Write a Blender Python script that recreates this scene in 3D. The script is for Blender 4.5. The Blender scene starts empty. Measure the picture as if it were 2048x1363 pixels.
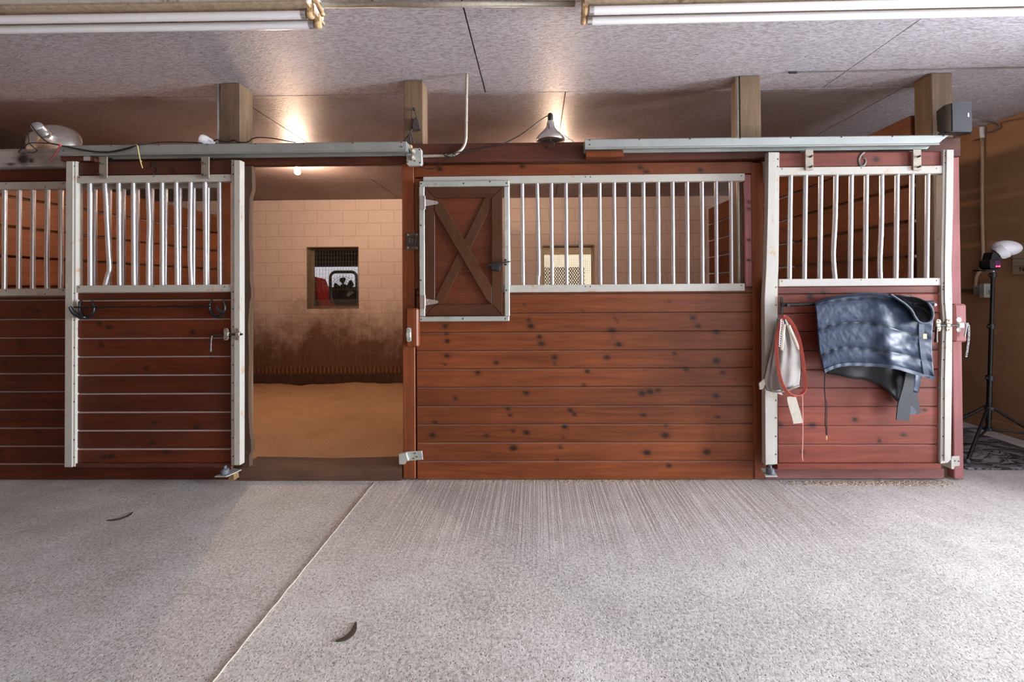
import bpy, bmesh, math, random
from mathutils import Vector, Matrix, Quaternion, noise as mnoise
random.seed(7)
PI = math.pi
C = bpy.context.scene.collection
V = Vector

# ------------------------------------------------------------------ camera
W, H = 2048, 1363
F = 880.0
CAM = V((0.0, -2.93, 1.27))
YAW, PITCH, ROLL = 0.0157, 0.008, -0.0070
PPX = 1073 - F * math.tan(YAW)
PPY = 577 - F * math.tan(PITCH)
ROT = (Matrix.Rotation(YAW, 3, 'Z') @ Matrix.Rotation(PI / 2 + PITCH, 3, 'X') @ Matrix.Rotation(ROLL, 3, 'Z'))
# keep the depth vanishing point at (1073, 577) whatever the roll
_v = ROT.transposed() @ V((0, 1, 0))
PPX = 1073 - F * (_v.x / -_v.z)
PPY = 577 + F * (_v.y / -_v.z)
cd = bpy.data.cameras.new('camera')
cam = bpy.data.objects.new('camera', cd)
C.objects.link(cam)
cam.matrix_world = Matrix.Translation(CAM) @ ROT.to_4x4()
cd.sensor_fit = 'HORIZONTAL'
cd.sensor_width = 36.0
cd.lens = F / W * 36.0
cd.shift_x = (W / 2 - PPX) / W
cd.shift_y = (PPY - H / 2) / W
cd.clip_start = 0.05
cd.clip_end = 200
bpy.context.scene.camera = cam

def ray(px, py):
    return ROT @ V(((px - PPX) / F, -(py - PPY) / F, -1.0))
def at(px, py, Y):                 # point of the plane y = Y seen at a photo pixel
    d = ray(px, py)
    return CAM + d * ((Y - CAM.y) / d.y)
def atz(px, py, Z):
    d = ray(px, py)
    return CAM + d * ((Z - CAM.z) / d.z)
def atx(px, py, X):
    d = ray(px, py)
    return CAM + d * ((X - CAM.x) / d.x)

# ------------------------------------------------------------------ object helpers
WL = {}
def thing(name, label, cat, loc=(0, 0, 0), group=None, kind='thing'):
    o = bpy.data.objects.new(name, None)
    o.empty_display_size = 0.1
    C.objects.link(o)
    o.location = loc
    o['label'] = label; o['category'] = cat; o['kind'] = kind
    if group: o['group'] = group
    WL[o] = V(loc)
    return o
def islands(bm):
    seen, out = set(), []
    for v in bm.verts:
        if v in seen: continue
        st, isl = [v], []
        seen.add(v)
        while st:
            q = st.pop(); isl.append(q)
            for e in q.link_edges:
                o = e.other_vert(q)
                if o not in seen: seen.add(o); st.append(o)
        out.append(isl)
    return out
def link(name, bm, m, parent=None, smooth=False, label=None):
    if name in ('screw', 'rivet', 'socket_ring', 'keeper_ear', 'indicator'):            # every head is a part of its own
        last = None
        for isl in islands(bm):
            b2 = bmesh.new(); mp = {v: b2.verts.new(v.co) for v in isl}
            for f in {f for v in isl for f in v.link_faces}: b2.faces.new([mp[v] for v in f.verts])
            last = link_one(name, b2, m, parent, smooth, label)
        bm.free(); return last
    return link_one(name, bm, m, parent, smooth, label)
def link_one(name, bm, m, parent=None, smooth=False, label=None):
    me = bpy.data.meshes.new(name)
    off = WL[parent] if parent is not None else V((0, 0, 0))
    if off.length: bmesh.ops.translate(bm, vec=-off, verts=bm.verts)
    bmesh.ops.recalc_face_normals(bm, faces=bm.faces)
    bm.to_mesh(me); bm.free()
    if smooth:
        for p in me.polygons: p.use_smooth = True
        if smooth != 'all':
            try: me.set_sharp_from_angle(angle=math.radians(40))
            except Exception: pass
    me.materials.append(m)
    o = bpy.data.objects.new(name, me)
    C.objects.link(o)
    if parent is not None:
        o.parent = parent
    WL[o] = off
    if label: o['label'] = label
    return o
def solo(name, bm, m, label, cat, group=None, smooth=False, kind='thing'):
    """a thing that is one mesh, its origin at the base centre"""
    xs = [v.co.x for v in bm.verts]; ys = [v.co.y for v in bm.verts]; zs = [v.co.z for v in bm.verts]
    loc = V(((min(xs) + max(xs)) / 2, (min(ys) + max(ys)) / 2, min(zs)))
    bmesh.ops.translate(bm, vec=-loc, verts=bm.verts)
    o = link(name, bm, m, None, smooth)
    o.location = loc; WL[o] = loc
    o['label'] = label; o['category'] = cat; o['kind'] = kind
    if group: o['group'] = group
    return o
def struct(name, bm, m, label=None, parent=None, smooth=False):
    o = link(name, bm, m, parent, smooth)
    if parent is None:
        o['kind'] = 'structure'
        o['label'] = label; o['category'] = name.split('_')[0]
    return o

# ------------------------------------------------------------------ mesh helpers
def BM(): return bmesh.new()
def box(bm, x0, x1, y0, y1, z0, z1, bev=0.0, seg=1):
    if x0 > x1: x0, x1 = x1, x0
    if y0 > y1: y0, y1 = y1, y0
    if z0 > z1: z0, z1 = z1, z0
    r = bmesh.ops.create_cube(bm, size=1.0)
    vs = r['verts']
    for v in vs:
        v.co = V((x0 + (v.co.x + .5) * (x1 - x0), y0 + (v.co.y + .5) * (y1 - y0), z0 + (v.co.z + .5) * (z1 - z0)))
    if bev > 0:
        es = list({e for v in vs for e in v.link_edges})
        bmesh.ops.bevel(bm, geom=es, offset=bev, segments=seg, affect='EDGES', profile=0.5)
    return vs
def pbox(bm, px0, py0, px1, py1, Yf, th, bev=0.0, seg=1):
    xm, ym = (px0 + px1) / 2, (py0 + py1) / 2
    box(bm, at(px0, ym, Yf).x, at(px1, ym, Yf).x, Yf, Yf + th, at(xm, py1, Yf).z, at(xm, py0, Yf).z, bev, seg)
def prism(bm, pts, dirv, bev=0.0):
    """closed polygon (world points) extruded by dirv"""
    vs = [bm.verts.new(p) for p in pts]
    ws = [bm.verts.new(V(p) + V(dirv)) for p in pts]
    n = len(vs)
    fs = [bm.faces.new(vs), bm.faces.new(ws[::-1])]
    for i in range(n):
        fs.append(bm.faces.new((vs[i], ws[i], ws[(i + 1) % n], vs[(i + 1) % n])))
    if bev > 0:
        es = list({e for f in fs for e in f.edges})
        bmesh.ops.bevel(bm, geom=es, offset=bev, segments=1, affect='EDGES')
def ppoly(bm, pts, Yf, th, bev=0.0):
    prism(bm, [at(x, y, Yf) for x, y in pts], (0, th, 0), bev)
def smoothpts(pts, n=6, closed=False):
    """Catmull-Rom through pts"""
    P = [V(p) for p in pts]
    out = []
    m = len(P)
    rng = range(m if closed else m - 1)
    for i in rng:
        if closed:
            p0, p1, p2, p3 = P[(i - 1) % m], P[i], P[(i + 1) % m], P[(i + 2) % m]
        else:
            p0, p1, p2, p3 = P[max(i - 1, 0)], P[i], P[i + 1], P[min(i + 2, m - 1)]
        for k in range(n):
            t = k / n
            out.append(0.5 * ((2 * p1) + (p2 - p0) * t + (2 * p0 - 5 * p1 + 4 * p2 - p3) * t * t + (3 * p1 - p0 - 3 * p2 + p3) * t ** 3))
    if not closed: out.append(P[-1])
    return out
def tube(bm, pts, r, n=10, closed=False, cap=True, flat=1.0, ref=None):
    """swept tube; r a number or a list; flat squashes the section along its second axis"""
    P = [V(p) for p in pts]
    m = len(P)
    rs = r if isinstance(r, (list, tuple)) else [r] * m
    T = []
    for i in range(m):
        if closed: t = P[(i + 1) % m] - P[(i - 1) % m]
        else: t = P[min(i + 1, m - 1)] - P[max(i - 1, 0)]
        T.append(t.normalized() if t.length > 1e-9 else V((0, 0, 1)))
    a = V(ref) if ref is not None else (V((0, 0, 1)) if abs(T[0].z) < .9 else V((1, 0, 0)))
    u = (a - T[0] * a.dot(T[0])).normalized()
    rings = []
    for i in range(m):
        if i:
            q = T[i - 1].rotation_difference(T[i])
            u = (q @ u); u = (u - T[i] * u.dot(T[i])).normalized()
        w = T[i].cross(u)
        rings.append([bm.verts.new(P[i] + (u * math.cos(2 * PI * k / n) + w * math.sin(2 * PI * k / n) * flat) * rs[i]) for k in range(n)])
    for i in range(m if closed else m - 1):
        A, B = rings[i], rings[(i + 1) % m]
        for k in range(n):
            bm.faces.new((A[k], A[(k + 1) % n], B[(k + 1) % n], B[k]))
    if cap and not closed:
        bm.faces.new(rings[0][::-1]); bm.faces.new(rings[-1])
def ribbon(bm, pts, w, th, side):
    """flat strap through pts: width vectors along `side`, thickness th"""
    P = [V(p) for p in pts]; s = V(side).normalized(); m = len(P)
    ws = w if isinstance(w, (list, tuple)) else [w] * m
    rows = []
    for i in range(m):
        t = (P[min(i + 1, m - 1)] - P[max(i - 1, 0)]).normalized()
        sd = (s - t * s.dot(t)).normalized()
        nn = t.cross(sd).normalized()
        rows.append([bm.verts.new(P[i] + sd * a * ws[i] / 2 + nn * b * th / 2) for a, b in ((-1, -1), (1, -1), (1, 1), (-1, 1))])
    for i in range(m - 1):
        for k in range(4):
            bm.faces.new((rows[i][k], rows[i][(k + 1) % 4], rows[i + 1][(k + 1) % 4], rows[i + 1][k]))
    bm.faces.new(rows[0][::-1]); bm.faces.new(rows[-1])
def lathe(bm, prof, base, axis=(0, 0, 1), n=24, closed_ends=True):
    """profile [(radius, height)] turned about axis through base"""
    ax = V(axis).normalized()
    a = V((1, 0, 0)) if abs(ax.x) < .9 else V((0, 1, 0))
    u = (a - ax * a.dot(ax)).normalized(); w = ax.cross(u)
    base = V(base)
    rings = []
    for r, h in prof:
        c = base + ax * h
        if r < 1e-6: rings.append([bm.verts.new(c)])
        else: rings.append([bm.verts.new(c + (u * math.cos(2 * PI * k / n) + w * math.sin(2 * PI * k / n)) * r) for k in range(n)])
    for A, B in zip(rings, rings[1:]):
        if len(A) == 1 and len(B) == 1: continue
        for k in range(n):
            if len(A) == 1: bm.faces.new((A[0], B[(k + 1) % n], B[k]))
            elif len(B) == 1: bm.faces.new((A[k], A[(k + 1) % n], B[0]))
            else: bm.faces.new((A[k], A[(k + 1) % n], B[(k + 1) % n], B[k]))
    if closed_ends:
        if len(rings[0]) > 1: bm.faces.new(rings[0][::-1])
        if len(rings[-1]) > 1: bm.faces.new(rings[-1])
def ball(bm, c, r, u=10, v=6, sc=(1, 1, 1)):
    rr = bmesh.ops.create_uvsphere(bm, u_segments=u, v_segments=v, radius=r)
    for q in rr['verts']: q.co = V((q.co.x * sc[0], q.co.y * sc[1], q.co.z * sc[2])) + V(c)
def dots(bm, pts, Y, r=.0045):
    """screw heads on a face that looks towards -y"""
    for x, y in pts:
        p = at(x, y, Y); ball(bm, p, r, 8, 5, (1, .45, 1))
def layers(bm):
    L = bm.verts.layers.float
    return L.get('tone') or L.new('tone'), L.get('knot') or L.new('knot'), L.get('dust') or L.new('dust')

def planks(bm, x0, x1, seams, yf, th, res=0.02, knots=(), dust=0.0, gap=.004, bevel=.007, tvar=.12):
    """horizontal boards between the seams (top to bottom), with V-grooves, knots and dusty ledges as attributes"""
    lt, lk, ld = layers(bm)
    nx = max(2, int((x1 - x0) / res))
    for zt, zb in zip(seams, seams[1:]):
        tone = random.uniform(-tvar, tvar)
        zt -= gap / 2; zb += gap / 2
        nz = max(2, int((zt - zb - 2 * bevel) / res))
        prof = [(yf + th, zt + gap / 2 - .0001, 0), (yf + bevel * 1.6, zt + gap / 2 - .0001, 1), (yf + bevel * .9, zt, 1), (yf + bevel * .25, zt - bevel * .6, .7), (yf, zt - bevel, 0)]
        for k in range(1, nz): prof.append((yf, zt - bevel - (zt - zb - bevel * 1.5) * k / nz, 0))
        prof += [(yf, zb + bevel * .5, 0), (yf + bevel * .6, zb, 0), (yf + bevel * 1.6, zb - gap / 2 + .0001, 0), (yf + th, zb - gap / 2 + .0001, 0)]
        grid = []
        for i in range(nx + 1):
            x = x0 + (x1 - x0) * i / nx
            col = []
            for y, z, d in prof:
                v = bm.verts.new((x, y, z))
                v[lt] = tone; v[ld] = d * dust
                k = 0
                for kx, kz, rx, rz in knots:
                    dx = (x - kx) / rx; dz = (z - kz) / rz
                    q = dx * dx + dz * dz
                    if q < 12: k = max(k, min(1.0, 1.5 * math.exp(-q * .9)) + .10 * math.exp(-q * .25))
                v[lk] = k
                col.append(v)
            grid.append(col)
        m = len(prof)
        for i in range(nx):
            for j in range(m - 1):
                bm.faces.new((grid[i][j], grid[i][j + 1], grid[i + 1][j + 1], grid[i + 1][j]))
        for col in (grid[0][::-1], grid[-1]):
            bm.faces.new(col)
        for i in range(nx):
            bm.faces.new((grid[i][0], grid[i + 1][0], grid[i + 1][-1], grid[i][-1]))

# ------------------------------------------------------------------ material helpers
class NT:
    def __init__(s, name):
        s.m = bpy.data.materials.new(name); s.m.use_nodes = True
        s.t = s.m.node_tree; s.b = s.t.nodes['Principled BSDF']
        s.pos = None
    def n(s, typ, **kw):
        nd = s.t.nodes.new(typ)
        for k, v in kw.items():
            if k.startswith('i_'): nd.inputs[k[2:].replace('_', ' ')].default_value = v
            else: setattr(nd, k, v)
        return nd
    def l(s, a, b): s.t.links.new(a, b)
    def P(s):
        if s.pos is None: s.pos = s.n('ShaderNodeNewGeometry').outputs['Position']
        return s.pos
    def map(s, vec, scale=(1, 1, 1), rot=(0, 0, 0), loc=(0, 0, 0)):
        m = s.n('ShaderNodeMapping')
        m.inputs['Scale'].default_value = scale; m.inputs['Rotation'].default_value = rot; m.inputs['Location'].default_value = loc
        s.l(vec, m.inputs['Vector']); return m.outputs[0]
    def noise(s, vec, scale, detail=4, rough=.55, dist=0):
        nd = s.n('ShaderNodeTexNoise'); nd.inputs['Scale'].default_value = scale; nd.inputs['Detail'].default_value = detail
        nd.inputs['Roughness'].default_value = rough; nd.inputs['Distortion'].default_value = dist
        s.l(vec, nd.inputs['Vector']); return nd.outputs[0]
    def vor(s, vec, scale, feature='F1', out='Distance', rnd=1.0):
        nd = s.n('ShaderNodeTexVoronoi'); nd.feature = feature; nd.inputs['Scale'].default_value = scale
        nd.inputs['Randomness'].default_value = rnd
        s.l(vec, nd.inputs['Vector']); return nd.outputs[out]
    def ramp(s, fac, stops):
        r = s.n('ShaderNodeValToRGB'); e = r.color_ramp.elements
        while len(e) < len(stops): e.new(0.5)
        for k, (p, c) in enumerate(stops):
            e[k].position = p; e[k].color = (c, c, c, 1) if not isinstance(c, tuple) else (*c, 1)
        s.l(fac, r.inputs[0]); return r.outputs[0]
    def mix(s, fac, a, b, mode='MIX'):
        m = s.n('ShaderNodeMix', data_type='RGBA', blend_type=mode)
        for sock, val in ((m.inputs['Factor'], fac), (m.inputs[6], a), (m.inputs[7], b)):
            if hasattr(val, 'is_output') or isinstance(val, bpy.types.NodeSocket): s.l(val, sock)
            elif isinstance(val, tuple): sock.default_value = (*val, 1)
            else: sock.default_value = val
        return m.outputs[2]
    def math(s, op, a, b=None, c=None, clamp=False):
        m = s.n('ShaderNodeMath', operation=op); m.use_clamp = clamp
        for k, val in enumerate((a, b, c)):
            if val is None: continue
            if isinstance(val, bpy.types.NodeSocket): s.l(val, m.inputs[k])
            else: m.inputs[k].default_value = val
        return m.outputs[0]
    def attr(s, name): return s.n('ShaderNodeAttribute', attribute_name=name).outputs['Fac']
    def xyz(s, vec=None):
        x = s.n('ShaderNodeSeparateXYZ'); s.l(vec or s.P(), x.inputs[0]); return x.outputs
    def bump(s, h, strength=.3, dist=.01):
        b = s.n('ShaderNodeBump'); b.inputs['Strength'].default_value = strength; b.inputs['Distance'].default_value = dist
        s.l(h, b.inputs['Height']); s.l(b.outputs[0], s.b.inputs['Normal'])
    def set(s, **kw):
        for k, v in kw.items():
            i = s.b.inputs[k.replace('_', ' ')]
            if isinstance(v, bpy.types.NodeSocket): s.l(v, i)
            elif isinstance(v, tuple): i.default_value = (*v, 1) if i.type == 'RGBA' else v
            else: i.default_value = v
        return s.m

def wood(name, dark, light, axis='x', rough=.4, vary=.5, knotcol=(.02, .008, .005), grime=0.0, spec=.3, fine=.3, coat=0.0):
    s = NT(name)
    al, ac = 1.2, 22
    sc = {'x': (al, ac, ac), 'y': (ac, al, ac), 'z': (ac, ac, al)}[axis]
    tone = s.attr('tone')
    off = s.n('ShaderNodeCombineXYZ'); s.l(s.math('MULTIPLY', tone, 37.0), off.inputs[0]); s.l(s.math('MULTIPLY', tone, 53.0), off.inputs[2])
    add = s.n('ShaderNodeVectorMath', operation='ADD'); s.l(s.P(), add.inputs[0]); s.l(off.outputs[0], add.inputs[1])
    v = s.map(add.outputs[0], sc)
    g = s.noise(v, 1.0, 5, .6, 1.2)
    f = s.noise(s.map(add.outputs[0], tuple(q * 6 for q in sc)), 1.0, 3, .6, .2)
    g2 = s.math('ADD', s.math('MULTIPLY', g, 1 - fine), s.math('MULTIPLY', f, fine))
    col = s.ramp(g2, [(.5 - vary * .45, dark), (.5 + vary * .45, light)])
    big = s.noise(s.P(), 1.7, 2)
    col = s.mix(1.0, col, s.ramp(big, [(.3, .78), (.7, 1.15)]), 'MULTIPLY')
    tv = s.math('ADD', s.math('MULTIPLY', tone, 1.6), 1.0)
    tc = s.n('ShaderNodeCombineColor'); [s.l(tv, tc.inputs[k]) for k in range(3)]
    col = s.mix(1.0, col, tc.outputs[0], 'MULTIPLY')
    col = s.mix(s.math('MULTIPLY', s.attr('knot'), .95, clamp=True), col, knotcol)
    if grime > 0:
        gm = s.ramp(s.noise(s.P(), 6, 6, .7), [(.45, 0.0), (.75, grime)])
        col = s.mix(gm, col, (.05, .035, .025))
    col = s.mix(s.math('MULTIPLY', s.attr('dust'), .9, clamp=True), col, (.58, .48, .42))
    s.bump(g2, .12, .004)
    return s.set(Base_Color=col, Roughness=rough, Specular_IOR_Level=spec, Coat_Weight=coat, Coat_Roughness=.2)

def plain(name, col, rough=.5, metal=0.0, var=.12, scale=25, rust=0.0, rustcol=(.22, .09, .03), bump=0.0, spec=.5, dirt=0.0, dirtcol=(.08, .06, .045), sheen=0.0, coat=0.0):
    s = NT(name)
    n = s.noise(s.P(), scale, 4, .6)
    c = s.mix(1.0, col, s.ramp(n, [(.3, 1 - var), (.7, 1 + var * .6)]), 'MULTIPLY')
    if dirt:
        c = s.mix(s.ramp(s.noise(s.P(), scale * .5, 6, .7), [(.5, 0.0), (.72, dirt)]), c, dirtcol)
    if rust:
        c = s.mix(s.ramp(s.noise(s.P(), 14, 7, .75), [(.58, 0.0), (.66, rust)]), c, rustcol)
    if bump: s.bump(n, bump, .003)
    return s.set(Base_Color=c, Roughness=rough, Metallic=metal, Specular_IOR_Level=spec, Sheen_Weight=sheen, Coat_Weight=coat)

M = {}
M['panel'] = wood('stained_pine_boards', (.100, .023, .0075), (.255, .074, .023), 'x', .42)
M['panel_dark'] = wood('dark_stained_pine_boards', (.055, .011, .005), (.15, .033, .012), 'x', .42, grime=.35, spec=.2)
M['panel_rose'] = wood('rose_stained_pine_boards', (.115, .024, .014), (.235, .058, .036), 'x', .42)
M['stain_v'] = wood('stained_pine_upright', (.13, .030, .010), (.31, .088, .030), 'z', .42, grime=.35)
M['rose_v'] = wood('rose_stained_upright', (.27, .09, .088), (.42, .165, .16), 'z', .55, grime=.12)
M['stain_x'] = wood('stained_pine_beam', (.06, .018, .010), (.15, .046, .027), 'x', .45, grime=.4)
M['hatch_z'] = wood('hatch_board_upright', (.035, .014, .007), (.135, .052, .022), 'z', .42, vary=.8, grime=.3)
M['hatch_x'] = wood('hatch_board_level', (.040, .014, .007), (.115, .040, .018), 'x', .42, grime=.3)
M['hatch_ply'] = wood('hatch_plywood', (.07, .017, .008), (.16, .042, .017), 'x', .38, grime=.25)
M['raw_z'] = wood('bare_pine_post', (.13, .085, .05), (.27, .185, .115), 'z', .6, grime=.25)
M['raw_x'] = wood('bare_pine_board', (.20, .12, .06), (.36, .23, .12), 'x', .6, grime=.2)
M['weather'] = wood('weathered_grey_beam', (.30, .27, .255), (.62, .57, .55), 'x', .6, knotcol=(.03, .02, .015), grime=.5)
M['chewed'] = wood('chewed_dark_post', (.05, .028, .016), (.16, .095, .058), 'z', .7, grime=.4)
M['sill'] = wood('worn_sill', (.035, .018, .011), (.22, .115, .07), 'x', .6, vary=.9, grime=.4)
M['sill_rose'] = wood('worn_rose_sill', (.16, .06, .05), (.33, .13, .12), 'x', .6, grime=.4)
M['part_y'] = wood('partition_oak_boards', (.115, .034, .012), (.25, .082, .030), 'y', .45, grime=.15)
M['white'] = plain('white_painted_steel', (.50, .485, .435), .45, 0, .06, 12, rust=.75, rustcol=(.45, .24, .09), dirt=.25, dirtcol=(.45, .40, .30))
M['galv'] = plain('galvanised_track', (.44, .48, .46), .38, .55, .15, 8, dirt=.25)
M['galv_frame'] = plain('galvanised_hatch_frame', (.50, .53, .48), .5, .35, .2, 20, rust=.35, dirt=.3)
M['bar'] = plain('galvanised_bar', (.60, .60, .62), .30, .75, .14, 60, dirt=.35, dirtcol=(.35, .33, .31))
M['zinc'] = plain('bright_zinc', (.72, .75, .80), .3, .9, .1, 40)
M['bracket'] = plain('tan_steel_bracket', (.36, .32, .26), .5, .4, .15, 30, rust=.5)
M['black'] = plain('black_metal', (.012, .012, .013), .35, .3, .2, 30)
M['blackplastic'] = plain('black_plastic', (.018, .018, .021), .4, 0, .2, 30)
M['iron'] = plain('dark_iron', (.09, .085, .08), .42, .8, .25, 60, rust=.4)
M['screw'] = plain('screw_head', (.10, .09, .08), .4, .7)
M['cord'] = plain('black_cord', (.016, .015, .014), .45)
M['greycable'] = plain('grey_cable', (.16, .14, .12), .5)
M['pipe'] = plain('painted_conduit', (.50, .46, .38), .45, .3, .2, 60, rust=.7, rustcol=(.14, .09, .06))
M['pipe_tan'] = plain('tan_painted_conduit', (.44, .29, .19), .5, 0, .15, 50, rust=.3)
M['box'] = plain('grey_junction_box', (.47, .49, .46), .5, .2, .1, 40, rust=.3, dirt=.3)
M['alu'] = plain('aluminium_reflector', (.80, .78, .74), .24, .95, .1, 30)
M['whiteenamel'] = plain('white_enamel', (.80, .80, .82), .35, 0, .06, 20)
M['tubeglass'] = plain('fluorescent_tube_glass', (.88, .88, .90), .2, 0, .04, 5)
M['fixture'] = plain('white_fixture_paint', (.70, .68, .60), .5, 0, .12, 30, rust=.85, rustcol=(.20, .12, .06), dirt=.4)
M['fixture_rust'] = plain('rust_speckled_flange', (.46, .36, .25), .6, 0, .3, 60, rust=.9, rustcol=(.16, .09, .045), dirt=.6)
M['golden'] = plain('golden_eave_paint', (.72, .48, .24), .6, 0, .2, 12)
M['greywall'] = plain('lavender_grey_wall', (.30, .29, .33), .7, 0, .3, 30)
M['socket'] = plain('aged_lamp_socket', (.60, .40, .20), .55, 0, .3, 60, dirt=.5)
M['yellowstring'] = plain('yellow_twine', (.55, .45, .16), .8)
M['red'] = plain('red_ribbon', (.45, .06, .07), .7)
M['strapred'] = plain('red_webbing', (.52, .10, .07), .7, 0, .2, 60)
M['canvas'] = plain('grey_canvas', (.30, .275, .255), .85, 0, .14, 18, dirt=.35, dirtcol=(.14, .11, .08), bump=.25)
M['beige'] = plain('beige_webbing', (.50, .46, .38), .8, 0, .12, 60)
M['olive'] = plain('cream_strap', (.55, .52, .41), .7, 0, .15, 40)
M['filler'] = plain('joint_filler', (.40, .35, .28), .8, 0, .25, 40)
M['pink'] = plain('pink_cord', (.70, .30, .27), .7)
M['navy'] = plain('navy_nylon', (.024, .040, .076), .45, 0, .10, 9, spec=.3)
M['navytrim'] = plain('navy_binding', (.055, .075, .115), .6, 0, .15, 60)
M['lining'] = plain('black_lining', (.009, .009, .011), .55, 0, .2, 30, spec=.3)
M['strapblk'] = plain('grey_black_strap', (.022, .025, .030), .6, 0, .2, 60)
M['rubber'] = plain('guide_roller', (.11, .12, .14), .5)
M['brass'] = plain('brass_clip', (.65, .50, .25), .3, .9)
M['speaker'] = plain('speaker_case', (.018, .020, .023), .45, 0, .15, 20)
M['logo'] = plain('pale_badge', (.85, .85, .85), .4)
M['brown_iron'] = plain('brown_iron', (.13, .095, .07), .5, .5, .25, 60, rust=.3)
M['crumbs'] = plain('sawdust_crumbs', (.62, .52, .38), .95, 0, .3, 90)
M['debris'] = plain('dark_scrap', (.07, .05, .04), .8)
M['tarp'] = plain('red_tarp', (.50, .04, .035), .5, 0, .25, 6)
M['screenmesh'] = plain('wire_mesh', (.28, .26, .23), .45, .5)
M['pale_wire'] = plain('pale_expanded_mesh', (.22, .19, .15), .5, .3)
M['winlit'] = plain('lit_window_frame', (.62, .52, .36), .6, 0, .2, 20, dirt=.3)  # lighter copy of the window frame: strong light put into its colour
M['winframe'] = plain('dusty_window_frame', (.30, .22, .13), .6, .1, .3, 20, dirt=.6)
WORLD = .75
SUN = 5.0
EXPOSURE = 0.82
BULBCOL = (1.0, .68, .48)
BULB5 = 1150.0
BULB6 = 700.0
AREAS = [('barn_door_daylight', (9.2, -1.9, 1.35), (0, -1.2, 1.3), 3.4, 2.5, 1350, (.88, .92, 1.0)),
         ('aisle_daylight', (4.4, -4.7, 1.5), (1.4, 0, .9), 3.2, 2.4, 15, (.92, .94, 1.0))]
# ------------------------------------------------------------------ surfaces of the place
def m_osb():
    s = NT('painted_strand_board')
    v = s.P()
    fib = None
    for k, (rot, sx, sy) in enumerate(((.5, 30, 130), (1.15, 24, 115), (1.95, 24, 115), (2.7, 30, 130), (1.57, 34, 150))):
        n = s.noise(s.map(v, (sx, sy, 1), (0, 0, rot), (k * 7.3, 0, 0)), 1.0, 2, .5, .6)
        r = s.ramp(n, [(.57, 0.0), (.66, 1.0)])
        fib = r if fib is None else s.math('MAXIMUM', fib, r)
    lite = s.noise(s.map(v, (70, 70, 1), (0, 0, .6)), 1.0, 4, .75)
    col = s.mix(lite, (.50, .485, .54), (.79, .785, .86))
    big = s.noise(v, .9, 3)
    col = s.mix(s.ramp(big, [(.35, 0.0), (.7, .35)]), col, (.44, .36, .33))
    col = s.mix(s.math('MULTIPLY', fib, .52), col, (.15, .10, .09))
    x, y, z = s.xyz()
    # shade on the sheets over the stalls, painted in as a brown tone
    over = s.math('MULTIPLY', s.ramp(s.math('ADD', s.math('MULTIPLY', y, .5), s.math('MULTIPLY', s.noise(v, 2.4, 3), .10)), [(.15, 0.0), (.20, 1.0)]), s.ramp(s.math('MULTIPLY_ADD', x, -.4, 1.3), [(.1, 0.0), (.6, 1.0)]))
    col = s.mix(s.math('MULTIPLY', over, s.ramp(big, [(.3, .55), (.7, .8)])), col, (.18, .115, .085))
    sp = s.vor(v, 8)
    spk = s.ramp(sp, [(.035, 1.0), (.065, 0.0)])
    col = s.mix(s.math('MULTIPLY', spk, .75), col, (.06, .035, .03))
    h = s.math('SUBTRACT', lite, fib)
    s.bump(h, .3, .004)
    return s.set(Base_Color=col, Roughness=.5, Specular_IOR_Level=.45)
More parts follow.
